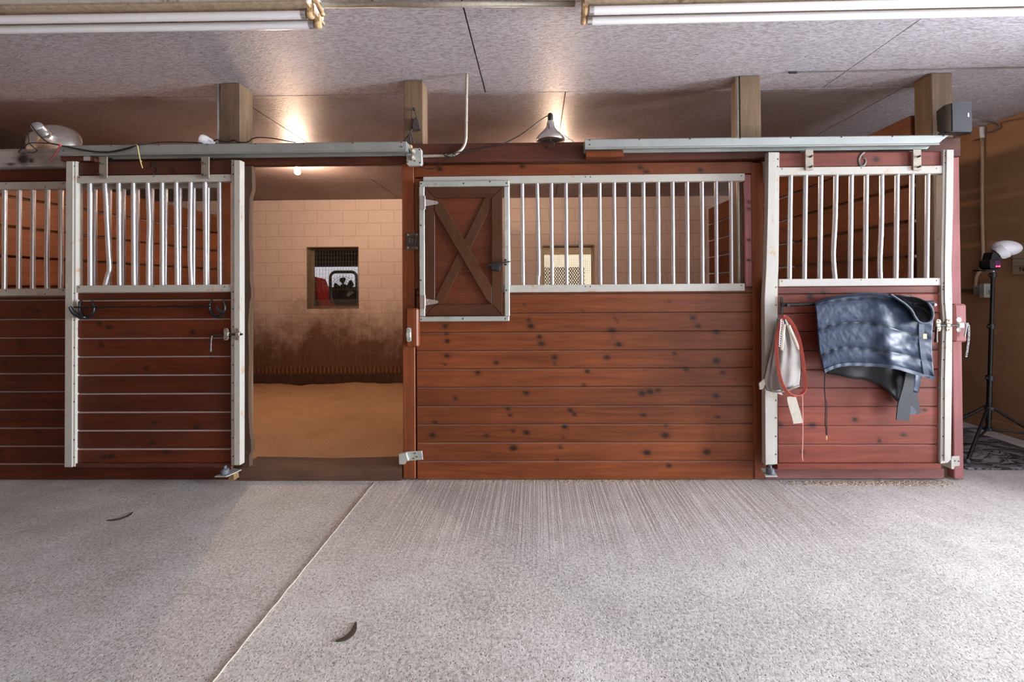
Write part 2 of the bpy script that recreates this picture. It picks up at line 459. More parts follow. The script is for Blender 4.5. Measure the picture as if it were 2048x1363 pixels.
def m_concrete():
    s = NT('exposed_aggregate_concrete')
    v = s.P(); x, y, z = s.xyz()
    n1 = s.noise(v, 1.3, 5, .65); n2 = s.noise(v, 9, 5, .7); n3 = s.noise(v, 55, 4, .8)
    col = s.mix(s.ramp(n1, [(.35, 0.0), (.65, 1.0)]), (.45, .435, .395), (.78, .785, .745))
    col = s.mix(s.ramp(n2, [(.42, 0.0), (.75, .55)]), col, (.30, .25, .215))
    col = s.mix(s.ramp(n3, [(.42, .0), (.62, .85)]), col, (.78, .76, .745))
    pit = s.ramp(s.vor(v, 70), [(.10, 1.0), (.26, 0.0)])
    pitm = s.ramp(s.noise(v, 22, 4, .7), [(.42, 0.0), (.55, 1.0)])
    n4 = s.noise(v, 85, 4, .85)
    col = s.mix(s.ramp(n4, [(.36, .9), (.49, 0.0)]), col, (.20, .175, .15))
    col = s.mix(s.math('MULTIPLY', s.math('MULTIPLY', pit, pitm), .6), col, (.14, .115, .10))
    chip = s.ramp(s.vor(s.map(v, (28, 40, 1), (0, 0, .5)), 1.0), [(.07, 1.0), (.12, 0.0)])
    col = s.mix(s.math('MULTIPLY', chip, .8), col, (.10, .085, .085))
    # broomed strip along the stall fronts: grooves that run towards the stalls
    w = s.noise(s.map(v, (46, .25, 1)), 1.0, 4, .75)
    near = s.ramp(s.math('ADD', s.math('MULTIPLY', y, 1.0), s.math('MULTIPLY', s.noise(v, 1.1, 3), .9)), [(.0, 0.0), (.4, 1.0)])
    near = s.math('MULTIPLY', s.ramp(s.math('ADD', s.math('ADD', y, 1.05), s.math('MULTIPLY', n1, .5)), [(.30, 0.0), (1.0, 1.0)]), 1.0)
    xm = s.math('MULTIPLY', s.ramp(s.math('MULTIPLY_ADD', x, .25, .5), [(.20, .25), (.32, 1.0), (.86, 1.0), (.95, .3)]), near)
    gro = s.ramp(w, [(.44, 1.0), (.56, 0.0)])
    col = s.mix(s.math('MULTIPLY', s.math('MULTIPLY', gro, xm), .5), col, (.24, .18, .15))
    col = s.mix(s.math('MULTIPLY', xm, .30), col, (.47, .38, .33))
    st = s.ramp(s.noise(v, 4.2, 4, .75, .4), [(.66, 0.0), (.74, 1.0)])
    col = s.mix(s.math('MULTIPLY', st, .5), col, (.13, .10, .09))
    # patchy darker tan towards the far left
    ld = s.math('MULTIPLY', s.ramp(s.math('MULTIPLY_ADD', x, -.4, -.3), [(.2, 0.0), (.8, 1.0)]), s.ramp(s.noise(v, 2.2, 4, .7), [(.35, 0.0), (.65, 1.0)]))
    col = s.mix(s.math('MULTIPLY', ld, .5), col, (.30, .265, .235))
    h = s.math('SUBTRACT', s.math('SUBTRACT', n3, s.math('MULTIPLY', pit, .6)), s.math('MULTIPLY', s.math('MULTIPLY', gro, xm), .45))
    s.bump(h, .5, .006)
    return s.set(Base_Color=col, Roughness=.62, Specular_IOR_Level=.35)
def m_block():
    s = NT('painted_block_wall')
    v = s.P(); x, y, z = s.xyz()
    c = s.n('ShaderNodeCombineXYZ'); s.l(x, c.inputs[0]); s.l(s.math('ADD', z, .118), c.inputs[1])
    b = s.n('ShaderNodeTexBrick'); s.l(c.outputs[0], b.inputs['Vector'])
    b.inputs['Scale'].default_value = 1.0; b.inputs['Brick Width'].default_value = .406; b.inputs['Row Height'].default_value = .2032
    b.inputs['Mortar Size'].default_value = .0045; b.inputs['Mortar Smooth'].default_value = .3
    b.offset = .5
    mort = b.outputs['Fac']
    n1 = s.noise(v, 3, 5, .65); n2 = s.noise(v, 40, 3, .6)
    col = s.mix(n1, (.76, .63, .56), (.86, .76, .69))
    col = s.mix(s.ramp(n2, [(.4, 0.0), (.8, .25)]), col, (.50, .37, .30))
    # hoof and manure soiling on the lower courses, heaviest under the opening
    gx = s.math('ABSOLUTE', s.math('SUBTRACT', x, -3.15))
    under = s.math('SUBTRACT', 1.0, s.math('MULTIPLY', gx, .55), clamp=True)
    nn = s.noise(v, 2.6, 7, .72)
    lim = s.math('ADD', s.math('MULTIPLY_ADD', under, .34, .60), s.math('MULTIPLY', s.math('SUBTRACT', nn, .5), 1.25))
    soil = s.ramp(s.math('SUBTRACT', lim, s.math('MULTIPLY', z, .72)), [(-.0, 0.0), (.55, .92)])
    col = s.mix(soil, col, s.mix(n2, (.085, .035, .016), (.22, .10, .050)))
    # streaks that run down the wall
    stv = s.noise(s.map(v, (30, 1, 1.6)), 1.0, 4, .7)
    col = s.mix(s.math('MULTIPLY', s.ramp(stv, [(.5, 0.0), (.7, .7)]), s.ramp(s.math('MULTIPLY', z, .8), [(.15, 1.0), (.75, 0.0)])), col, (.11, .05, .025))
    # the grime round the sill of the opening
    col = s.mix(s.math('MULTIPLY', mort, .45), col, (.30, .20, .15))
    s.bump(s.math('SUBTRACT', s.math('MULTIPLY', n2, .25), mort), .5, .006)
    return s.set(Base_Color=col, Roughness=.6, Specular_IOR_Level=.3)
def m_rowlock():
    s = NT('vertical_brick_course')
    x, y, z = s.xyz()
    fr = s.math('FRACT', s.math('MULTIPLY', x, 1 / .0655))
    j = s.ramp(s.math('ABSOLUTE', s.math('SUBTRACT', fr, .5)), [(.40, 0.0), (.43, 1.0)])
    n = s.noise(s.P(), 20, 4, .7)
    col = s.mix(j, s.mix(n, (.10, .035, .016), (.26, .10, .045)), (.50, .30, .19))
    return s.set(Base_Color=col, Roughness=.8)
def m_plywood():
    s = NT('tan_painted_wall')
    n = s.noise(s.map(s.P(), (1, .7, 6)), 2.0, 5, .6); n2 = s.noise(s.P(), 1.1, 4, .6)
    col = s.mix(n, (.36, .20, .105), (.47, .27, .145))
    col = s.mix(s.ramp(n2, [(.45, 0.0), (.7, .4)]), col, (.31, .175, .095))
    return s.set(Base_Color=col, Roughness=.65, Specular_IOR_Level=.3)
def m_bedding():
    s = NT('sawdust_bedding')
    v = s.P()
    n = s.noise(v, 70, 4, .75); n2 = s.noise(v, 2.2, 4, .6)
    col = s.mix(n, (.58, .34, .18), (.90, .63, .39))
    col = s.mix(s.ramp(n2, [(.4, 0.0), (.7, .4)]), col, (.50, .30, .17))
    sp = s.ramp(s.vor(s.map(v, (34, 40, 20)), 1.0), [(.08, 1.0), (.17, 0.0)])
    gate = s.ramp(s.noise(v, 3.5, 4, .6), [(.40, 0.0), (.58, 1.0)])
    col = s.mix(s.math('MULTIPLY', s.math('MULTIPLY', sp, gate), .9), col, (.06, .035, .02))
    s.bump(n, .9, .012)
    return s.set(Base_Color=col, Roughness=.95, Specular_IOR_Level=.1)
def m_mat():
    s = NT('black_rubber_mat')
    v = s.P()
    d = s.noise(v, 2.2, 3, .6)
    q = s.n('ShaderNodeVectorMath', operation='ADD'); s.l(v, q.inputs[0])
    cc = s.n('ShaderNodeCombineXYZ'); s.l(s.math('MULTIPLY', d, .5), cc.inputs[1]); s.l(cc.outputs[0], q.inputs[1])
    w = s.noise(s.map(q.outputs[0], (5, 34, 1), (0, 0, -.25)), 1.0, 3, .6, 1.2)
    r = s.ramp(w, [(.44, 0.0), (.56, 1.0)])
    col = s.mix(r, (.018, .018, .020), (.26, .26, .275))
    s.bump(r, .8, .006)
    return s.set(Base_Color=col, Roughness=.42)
def m_signwood():
    s = NT('sign_planks')
    n = s.noise(s.map(s.P(), (8, 1.2, 40)), 1.0, 5, .7, 1)
    return s.set(Base_Color=s.mix(n, (.22, .15, .09), (.58, .45, .31)), Roughness=.75)
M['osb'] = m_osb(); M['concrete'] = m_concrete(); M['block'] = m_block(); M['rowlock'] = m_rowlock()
M['tanwall'] = m_plywood(); M['bedding'] = m_bedding(); M['mat'] = m_mat(); M['signwood'] = m_signwood()
M['dirt'] = plain('dirt_ground', (.30, .24, .18), .9, 0, .3, 6)
M['footing'] = plain('soiled_footing', (.10, .055, .032), .85, 0, .4, 14)
M['palewall'] = plain('pale_shed_wall', (.42, .36, .26), .7, 0, .12, 3)
M['darkwood'] = wood('dark_lean_to_board', (.05, .035, .025), (.13, .09, .06), 'x', .7)
M['letter'] = plain('sign_lettering', (.035, .024, .018), .8)

ZC = 2.693                      # ceiling height
YB = 3.945                      # face of the back wall
XL, XM, XR, XW = -4.62, -.86, 2.66, 4.0
# ---- floor: aisle slab plus the bay at the right
bm = BM()
box(bm, -7.5, 9.4, -4.6, .075, -.15, 0)
box(bm, -7.5, XL - .03, .075, YB - .11, -.15, -.02)
box(bm, XR + .02, 9.4, .075, YB - .11, -.15, 0)
struct('floor', bm, M['concrete'], 'worn broomed concrete barn aisle floor')
# ---- ceiling of strand board sheets with open joints
bm = BM()
g = .0045
rows = [(-4.6, -2.19, .0), (-2.19, -.97, 1.2), (-.97, .25, -.36), (.25, 1.47, .22), (1.47, 2.69, -.9), (2.69, 3.91, .3), (3.91, 4.3, 1.5)]
for y0, y1, off in rows:
    x = off - 2.42 * 4
    while x < 9.5:
        x1 = x + 2.42
        a, b = max(x, -7.5), min(x1, 9.4)
        if b - a > .05:
            dz = random.uniform(0, .0015)
            box(bm, a + g, b - g, y0 + g, y1 - g, ZC + dz, ZC + .011)
        x = x1
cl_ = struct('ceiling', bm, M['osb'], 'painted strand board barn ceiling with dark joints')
bm = BM(); box(bm, -7.5, 9.4, -4.6, 4.3, ZC + .012, ZC + .08)
struct('joint_backing', bm, M['darkwood'], None, cl_)
# ---- back wall with two openings
w1a, w1b = at(613, 494, YB), at(718, 617, YB)
w2a, w2b = at(1084, 489, YB), at(1190, 614, YB)
zt, zb = (w1a.z + w2a.z) / 2, (w1b.z + w2b.z) / 2
bm = BM()
TH = .20
Z0 = -.035
xs = [-9, w1a.x, w1b.x, w2a.x, w2b.x, XW + .3]
for k in range(5):
    if k in (1, 3):
        box(bm, xs[k], xs[k + 1], YB, YB + TH, Z0 + .095, zb); box(bm, xs[k], xs[k + 1], YB, YB + TH, zt, ZC)
    else:
        box(bm, xs[k], xs[k + 1], YB, YB + TH, Z0 + .095, ZC)
bmesh.ops.remove_doubles(bm, verts=bm.verts, dist=1e-5)
wallb = struct('wall_back', bm, M['block'], 'pinkish painted block wall at the back of the stalls')
bm = BM(); box(bm, -9, XW + .3, YB - .004, YB + TH, Z0, Z0 + .094)
struct('brick_course', bm, M['rowlock'], None, wallb)
bm = BM(); box(bm, -9, XR + .05, YB - .10, YB + TH, -.6, Z0 - .001)
struct('footing', bm, M['footing'], None, wallb)
# ---- tan wall of the bay at the right
bm = BM()
box(bm, XW, XW + .12, -.6, YB, 0.0, ZC - .002)
wr = struct('wall_right', bm, M['tanwall'], 'brown painted board wall of the bay at the right')
bm = BM(); box(bm, XW - .02, XW - .001, -.6, YB - .01, .001, .10, .004)
o = struct('trim_1', bm, M['tanwall'], 'brown skirting board along the right wall')
# ---- bedding on the stall floors
def bedding(name, x0, x1, label):
    bm = BM(); nx, ny = 70, 76
    gv = []
    for i in range(nx + 1):
        row = []
        for j in range(ny + 1):
            x = x0 + (x1 - x0) * i / nx; y = .19 + (YB - .101 - .19) * j / ny
            t = j / ny
            z = .045 - .215 * min(1, t * 1.05) ** 1.1
            z += .035 * mnoise.noise(V((x * 1.3, y * 1.6, 3))) + .014 * mnoise.noise(V((x * 5, y * 5, 9))) + .005 * mnoise.noise(V((x * 17, y * 17, 1)))
            if t > .93: z += .035 * (t - .93) / .07 * mnoise.noise(V((x * 2.3, 7, 2)))
            row.append(bm.verts.new((x, y, z)))
        gv.append(row)
    for i in range(nx):
        for j in range(ny):
            bm.faces.new((gv[i][j], gv[i + 1][j], gv[i + 1][j + 1], gv[i][j + 1]))
    ed = [e for e in bm.edges if e.is_boundary]
    r = bmesh.ops.extrude_edge_only(bm, edges=ed)
    for v in r['geom']:
        if isinstance(v, bmesh.types.BMVert): v.co.z = -.5
    o = link(name, bm, M['bedding'], None, 'all')
    o['kind'] = 'stuff'; o['label'] = label; o['category'] = 'bedding'
bedding('sawdust_bedding', XL + .06, XM - .05, 'tan sawdust bedding on the floor of the open stall')
bedding('sawdust_bedding', XM + .05, XR - .07, 'sawdust bedding behind the closed plank front with the hatch')
# ---- partitions between the stalls: long boards with gaps, held on uprights
def partition(x, top, pitch, label, y0=.20, posts=(.26, 2.0, 3.80)):
    t = thing('stall_partition', label, 'partition', (x, 2.0, -.2))
    bm = BM(); lt, lk, ld = layers(bm)
    z = top
    kk = 0
    while z > -.2:
        tone = random.uniform(-.12, .12)
        vs = box(bm, x - .019, x + .019, y0, YB - .106, z - pitch + .020, z, .004)
        z -= pitch; kk += 1
        for v in bm.verts:
            if v[lt] == 0: v[lt] = tone
    link('board_panel', bm, M['part_y'], t)
    return t
p = partition(XL, 2.36, .262, 'long orange-brown board partition seen behind the bars of the left stall')
partition(XM, 2.29, .247, 'board partition between the two stalls behind the hatch')
p = partition(XR, 2.47, .25, 'dark gapped board partition seen behind the bars of the right door')
bm = BM(); box(bm, XR - .122, XR - .022, 3.80, 3.90, -.2, 2.60, .004)
bm2 = BM(); a = at(1828, 450, .40); b_ = at(1850, 450, .40)
box(bm2, a.x, b_.x, .40, .49, -.2, 2.1, .004)
link('upright', bm2, M['raw_z'], p); bm.free()
# ---- windows
def grid_wires(bm, x0, x1, z0, z1, y, px, pz, r):
    n = int((x1 - x0) / px)
    for k in range(n + 1):
        x = x0 + (x1 - x0) * k / n
        box(bm, x - r, x + r, y - r, y + r, z0, z1)
    n = int((z1 - z0) / pz)
    for k in range(n + 1):
        z = z0 + (z1 - z0) * k / n
        box(bm, x0, x1, y - r * .9, y + r * .9, z - r, z + r)
def diamond(bm, x0, x1, z0, z1, y, w, h, r):
    cols = int((x1 - x0) / w); rws = int((z1 - z0) / h)
    for i in range(cols):
        for j in range(rws):
            cx = x0 + (i + .5) * w; cz = z0 + (j + .5) * h
            L, R, T, B = V((cx - w / 2, y, cz)), V((cx + w / 2, y, cz)), V((cx, y, cz + h / 2)), V((cx, y, cz - h / 2))
            for a, b in ((L, T), (T, R), (R, B), (B, L)):
                d = (b - a).normalized(); nrm = V((0, 1, 0)).cross(d).normalized() * r
                q = [a + nrm, b + nrm, b - nrm, a - nrm]
                prism(bm, q, (0, .002, 0))
for k, (x0, x1, z0, z1) in enumerate(((w1a.x, w1b.x, zb, zt), (w2a.x, w2b.x, zb, zt)), 1):
    bm = BM()
    yb = YB + .13; f = .035
    box(bm, x0 + .001, x0 + f, yb, yb + .06, z0 + .001, z1 - .001); box(bm, x1 - f, x1 - .001, yb, yb + .06, z0 + .001, z1 - .001)
    box(bm, x0 + f, x1 - f, yb, yb + .06, z0 + .001, z0 + f); box(bm, x0 + f, x1 - f, yb, yb + .06, z1 - f, z1 - .001)
    for a, b, c, d in ((x0, x1, z0, z0 + .012), (x0, x1, z1 - .012, z1), (x0, x0 + .012, z0, z1), (x1 - .012, x1, z0, z1)):
        box(bm, a + .001, b - .001, YB + .002, yb, c + .001, d - .001)
    w = struct('window_%d' % k, bm, M['winframe' if k == 1 else 'winlit'], ('square meshed opening with a fan seen through the open stall door', 'square meshed opening seen behind the white bars beside the hatch')[k - 1])
    bm = BM()
    if k == 1:
        grid_wires(bm, x0 + f, x1 - f, z0 + .30, z1 - f, yb + .03, .045, .06, .0016)
        diamond(bm, x0 + f, x1 - f, z0 + f, z0 + .16, yb + .045, .040, .022, .0018)
        struct('wire_mesh', bm, M['screenmesh'], None, w)
    else:
        grid_wires(bm, x0 + f, x1 - f, z0 + f, z1 - f, yb + .03, .030, .030, .0012)
        struct('wire_mesh', bm, M['screenmesh'], None, w)
        bm = BM(); diamond(bm, x0 + f, x1 - f - .09, z0 + f, z1 - .30, yb + .05, .040, .06, .0058)
        struct('diamond_mesh', bm, M['pale_wire'], None, w)
# ---- what lies beyond the openings
bm = BM(); box(bm, -14, 9, YB + TH, 14, -.25, -.12)
struct('ground_outside', bm, M['dirt'], 'bare ground outside behind the barn')
bm = BM(); box(bm, -12, 7, 8.0, 8.2, -.12, 2.3)
struct('wall_outside', bm, M['palewall'], 'pale shed wall outside beyond the back openings')
bm = BM()
for k in range(8):
    y0 = YB + TH + .02 + k * .30
    prism(bm, [V((-9, y0, 2.62 - k * .075)), V((-1.05, y0, 2.62 - k * .075)), V((-1.05, y0 + .32, 2.62 - k * .075 - .08)), V((-9, y0 + .32, 2.62 - k * .075 - .08))], (0, 0, .03))
box(bm, -9, -1.05, YB + TH + 2.45, YB + TH + 2.52, 1.78, 2.10)
solo('lean_to_roof', bm, M['darkwood'], 'dark lean-to roof boards seen through the fan opening', 'roof')
bm = BM(); box(bm, -9, -1.05, 7.6, 7.7, -.12, 2.25)
struct('wall_yard', bm, M['greywall'], 'lavender grey wall outside above the dark boards behind the box fan')
bm = BM(); box(bm, -9, -1.05, 6.75, 6.85, -.12, 1.34)
struct('wall_shed', bm, M['darkwood'], 'dark board wall outside behind the box fan')
bm = BM(); lt, lk, ld = layers(bm)
box(bm, -.8, 2.4, 4.655, 4.70, 1.855, 2.05, .004)
box(bm, -.85, -.78, 4.66, 4.72, -.12, 1.85); box(bm, 2.35, 2.42, 4.66, 4.72, -.12, 1.85)
solo('eave_board', bm, M['golden'], 'golden eave boards seen through the opening behind the white bars', 'board')
# box fan standing in the first opening
fa, fb = at(656, 541, YB + .26), at(714, 609, YB + .26)
cx, cz = (fa.x + fb.x) / 2, (fa.z + fb.z) / 2
hw, hh = (fb.x - fa.x) / 2, (fa.z - fb.z) / 2
fan = thing('box_fan', 'black box fan standing in the back wall opening of the open stall', 'fan', (cx, YB + .26, cz - hh))
bm = BM()
rc = .09
def rrect(hw, hh, rc, n=5):
    out = []
    for qx, qz, a0 in ((1, 1, 0), (-1, 1, 90), (-1, -1, 180), (1, -1, 270)):
        for k in range(n + 1):
            a = math.radians(a0 + 90 * k / n)
            out.append((qx * (hw - rc) + rc * math.cos(a), qz * (hh - rc) + rc * math.sin(a)))
    return out
ring = [V((cx + a, YB + .30, cz + b)) for a, b in rrect(hw - .02, hh - .02, rc)]
tube(bm, ring, .024, 8, closed=True)
link('case', bm, M['blackplastic'], fan, True)
bm = BM()
R = min(hw, hh) - .05
for r in (R, R * .8, R * .6, R * .4):
    tube(bm, [V((cx + r * math.cos(2 * PI * k / 36), YB + .272, cz + r * math.sin(2 * PI * k / 36))) for k in range(36)], .0025, 5, closed=True)
for k in range(24):
    a = 2 * PI * k / 24
    tube(bm, [V((cx + .03 * math.cos(a), YB + .27, cz + .03 * math.sin(a))), V((cx + (R + .04) * math.cos(a), YB + .275, cz + (R + .04) * math.sin(a)))], .002, 4)
link('guard_grille', bm, M['black'], fan)
bm = BM(); lathe(bm, [(.0, .0), (.05, 0), (.06, .02), (.06, .06), (0, .06)], (cx, YB + .34, cz), (0, -1, 0), 16)
link('hub', bm, M['blackplastic'], fan, True)
for k in range(5):
    a0 = 2 * PI * k / 5 + .5
    bm = BM(); q = []
    for rr, wd in ((.05, .25), (.12, .42), (R * .75, .46), (R * .92, .30)):
        q.append([V((cx + rr * math.cos(a0 + s * wd), YB + .315 + s * .02, cz + rr * math.sin(a0 + s * wd))) for s in (-1, 0, 1)])
    vv = [[bm.verts.new(p_) for p_ in row] for row in q]
    for i in range(3):
        for j in range(2): bm.faces.new((vv[i][j], vv[i + 1][j], vv[i + 1][j + 1], vv[i][j + 1]))
    fr = bmesh.ops.extrude_face_region(bm, geom=list(bm.faces))
    for e in fr['geom']:
        if isinstance(e, bmesh.types.BMVert): e.co.y += .004
    link('blade', bm, M['blackplastic'], fan, True)
bm = BM()
pts = [(626, 556), (640, 552), (652, 566), (668, 620), (626, 625)]
ny = 10
gg = []
for i in range(13):
    row = []
    for j in range(ny + 1):
        u = i / 12; v = j / ny
        x = at(620 + 34 * u + 22 * v, 550 + 74 * v + 8 * u, YB + .62)
        row.append(bm.verts.new((x.x, YB + .56 + .10 * v + .03 * math.sin(u * 19) * (.3 + v), x.z)))
    gg.append(row)
for i in range(12):
    for j in range(ny): bm.faces.new((gg[i][j], gg[i + 1][j], gg[i + 1][j + 1], gg[i][j + 1]))
fr = bmesh.ops.extrude_face_region(bm, geom=list(bm.faces))
for e in fr['geom']:
    if isinstance(e, bmesh.types.BMVert): e.co.y += .006
solo('red_cloth', bm, M['tarp'], 'red cloth hanging outside behind the box fan', 'cloth', smooth='all')
# ---- rubber mat in the bay
a = atz(1925, 940, 0); c = atz(2034, 894, 0)
bm = BM(); box(bm, XR + .30, c.x, a.y, 1.35, .001, .016, .004)
solo('rubber_mat', bm, M['mat'], 'black grain-patterned rubber mat on the floor under the tripod', 'mat')
# ---- the opposite side of the aisle: an unseen board wall, added to block sky light, that stops at the open bay at the right
bm = BM(); box(bm, -7.5, 1.5, -4.85, -4.62, 0, ZC - .002)
struct('wall_front', bm, M['tanwall'], 'unseen brown board wall added across the aisle behind the viewer to block light')
bm = BM(); box(bm, -7.7, -7.52, -4.85, YB, 0, ZC - .002); box(bm, -7.5, -4.32, .002, .05, 0, 2.3)  # unseen end wall and stall front, added to cut light from the left
struct('wall_left', bm, M['tanwall'], 'unseen brown board wall added at the far left end of the aisle to block light')
# ------------------------------------------------------------------ stall fronts
def zs(xm, ys, Y): return [at(xm, y, Y).z for y in ys]
def bar(t, p0, p1, Y, r=.0142, mid=(), name='bar'):
    bm = BM()
    pts = [at(p0[0], p0[1], Y)] + [at(a, b, Y) for a, b in mid] + [at(p1[0], p1[1], Y)]
    if len(pts) > 2: pts = smoothpts(pts, 5)
    tube(bm, pts, r, 14)
    link(name, bm, M['bar'], t, True)
def rnd_knots(x0, x1, z0, z1, n, seed):
    r = random.Random(seed)
    return [(r.uniform(x0, x1), r.uniform(z0, z1), r.uniform(.010, .020), r.uniform(.008, .014)) for _ in range(n)]

# --- fixed front of the stall at the right, with the hatch
sf = thing('stall_enclosure', 'fixed red-brown plank stall front with white-railed bars and a small hatch', 'stall front', (.35, 0, 0))
seam_y = [576, 587.5, 625.5, 663.2, 700.2, 736.5, 773.3, 810.8, 847.8, 884.1, 921.1, 957.6]
x0, x1 = at(834, 760, 0).x, at(1506.5, 760, 0).x
seams = zs(1170, seam_y, 0); seams[-1] = .002
kn = [(200,148),(205,190,.7),(212,232),(675,112,.8),(688,148,1.3),(1165,100,.5),(1178,120,.6),(1150,172,1.4),(1610,100,1.2),(1640,146),(1743,182,1.2),(737,208),(748,247,1.3),(1155,215,.5),(1187,252,1.2),(210,315),(198,367,.6),(490,355),(822,325,1.2),(824,357,.6),(1120,325,1.2),(1505,305,.8),(1745,345,1.5),(385,412),(1008,403),(1570,393),(1778,412),(990,484,.8),(660,527,1.1),(258,557,.8),(1320,530,1.4),(1365,520,1.4),(1410,512,1),(1740,543,1.2),(558,615,.9),(570,652,.8),(912,625,1),(935,648,.9),(1327,652,1),(1750,662,.8),(143,695,.8),(128,766,1.1),(435,768,.9),(587,742,.8),(663,752,1.3),(880,718,1.2),(875,785,.5),(1452,768,1.5),(1455,712,.8),(588,840,1.5),(855,835,.8),(840,908,.7),(1348,866,1.4),(1688,862,1.5),(1472,940,1),(650,27,.6),(980,60,.5),(1475,10,.6)]
knots = []
for k in kn:
    p = at(820 + .3516 * k[0], 600 + .3516 * k[1], 0); q = k[2] if len(k) > 2 else 1.0
    knots.append((p.x, p.z, .016 * q, .0108 * q))
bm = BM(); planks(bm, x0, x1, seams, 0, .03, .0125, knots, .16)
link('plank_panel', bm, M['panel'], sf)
bm = BM()
a, b = at(829, 339, -.008), at(1502, 339, -.008)
zz = zs(1165, (325.2, 350.5), -.008)
kk = [(at(x, y, 0).x, at(x, y, 0).z, .017, .012) for x, y in ((1045, 333), (1280, 335), (1292, 344), (880, 338), (1400, 341))]
planks(bm, a.x, b.x, zz, -.008, .035, .0125, kk, .0)
link('upper_board', bm, M['panel'], sf)
bm = BM(); planks(bm, at(830, 470, -.004).x, at(847, 470, -.004).x, [zz[1] - .002, seams[0] + .001], -.004, .03, .03)
link('side_board', bm, M['stain_v'], sf)
bm = BM(); planks(bm, at(1490.5, 470, -.004).x, at(1503, 470, -.004).x, [zz[1] - .002, seams[0] + .001], -.004, .03, .012,
                  [(at(1497, y, 0).x, at(1497, y, 0).z, .012, .008) for y in (404, 418, 480, 520)])
link('side_board', bm, M['rose_v'], sf)
bm = BM(); pbox(bm, 1506, 325, 1529.5, 957.5, -.006, .036, .003)
link('end_board', bm, M['stain_v'], sf)
for nm, ys in (('grille_rail', (349.5, 364.5)), ('grille_rail', (568.5, 583.5))):
    bm = BM(); pbox(bm, 846, ys[0], 1490, ys[1], -.014, .042, .003)
    r = link(nm, bm, M['white'], sf)
    bm = BM(); dots(bm, [(1171, ys[0] + 4), (1181, ys[0] + 4), (1483, ys[0] + 2)], -.014)
    link('screw', bm, M['screw'], r)
tops = [1044.4, 1074, 1102.5, 1131.6, 1160.6, 1199, 1228, 1257, 1286.6, 1316, 1345, 1374, 1403.7, 1432.2, 1461.8]
for k, x in enumerate(tops):
    bar(sf, (x, 356), (x + 2.0 - k * .05, 577), .008, .0130, mid=((1077.5, 530), (1076, 555)) if k == 1 else ())
bar(sf, (1015.5, 356), (1018, 577), .008, .0130)
# short mark boards at the corner under the beam
# --- fixed front of the stall at the left
sl = thing('stall_enclosure', 'fixed dark red plank stall front at the left, partly behind the sliding door', 'stall front', (-3.0, 0, 0))
xa, xb = at(-190, 760, 0).x, at(462, 760, 0).x
sy = [591, 598.5, 637, 674, 710, 745.8, 781.8, 818, 854.8, 891, 926.5, 959.5]
seams = zs(65, sy, 0); seams[-1] = .002
seamsl = seams
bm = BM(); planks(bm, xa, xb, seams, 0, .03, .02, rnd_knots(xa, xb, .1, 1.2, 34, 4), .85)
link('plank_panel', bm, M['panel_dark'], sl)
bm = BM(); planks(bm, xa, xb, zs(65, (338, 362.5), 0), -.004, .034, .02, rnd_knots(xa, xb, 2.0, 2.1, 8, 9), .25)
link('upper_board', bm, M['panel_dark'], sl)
for ys in ((363, 378), (577, 591)):
    bm = BM(); box(bm, xa, at(436, 470, -.012).x, -.012, .03, at(65, ys[1], -.012).z, at(65, ys[0], -.012).z, .003)
    r = link('grille_rail', bm, M['white'], sl)
    bm = BM(); dots(bm, [(126, ys[0] + 3), (90, ys[0] + 11), (12, ys[0] + 4)], -.012); link('screw', bm, M['screw'], r)
for x in [9.8, 38.8, 66.5, 95.3, 122.5, 152, 190, 219, 247, 275, 304, 331.6, 360, 388, 416]:
    bar(sl, (x, 370), (x - 1, 582), .010, .0130, mid=((x - .5, 440), (x - 1.6, 510)) if x in (95.3,) else ())
for x in [-19, -47.5, -76, -104, -133, -161]:
    bar(sl, (x, 370), (x - 1, 582), .010, .0130)
bm = BM(); pbox(bm, 437, 333, 462, 591, 0, .03, .003)
link('end_board', bm, M['stain_v'], sl)

# --- beams, posts and uprights
bm = BM(); a, b = at(-250, 315, -.055), at(132, 315, -.055)
zz = zs(65, (296, 333), -.055)
k = at(46, 318, -.055); k2 = at(62, 321, -.055); k3 = at(22, 329, -.055)
planks(bm, a.x, b.x - .002, zz, -.055, .085, .0125, [(k.x, k.z, .035, .030), (k2.x, k2.z, .018, .012), (k3.x, k3.z, .03, .008), (a.x + .3, zz[0] - .05, .03, .02)], 0, bevel=.008)
solo('header_beam', bm, M['weather'], 'weathered grey beam with a big dark knot at the upper left', 'beam')
bm = BM(); WBX = b.x; a, b = at(133, 304, -.035), at(1921, 304, -.035); a.x = WBX + .002
zz = zs(1026, (284.5, 323), -.035)
HB0, HB1 = zz[1], zz[0]
planks(bm, a.x, b.x, zz, -.035, .066, .03, [], 0, bevel=.005)
solo('header_beam', bm, M['stain_x'], 'long dark red beam across the top of both stall fronts', 'beam')
POSTS = [(440, 480, 'square bare wood post above the chewed left door jamb'),
         (808, 845.5, 'square bare wood post above the grey outlet box'),
         (1480, 1522, 'square bare wood post rising behind the right door track'),
         (1864, 1906, 'square bare wood post behind the dark loudspeaker')]
PY = .036
for x0_, x1_, lb in POSTS:
    xa_, xb_ = at(x0_, 220, PY).x, at(x1_, 220, PY).x
    bm = BM(); box(bm, xa_, xb_, PY, PY + .138, .001, ZC - .003, .004)
    solo('wood_post', bm, M['raw_z'], lb, 'post')
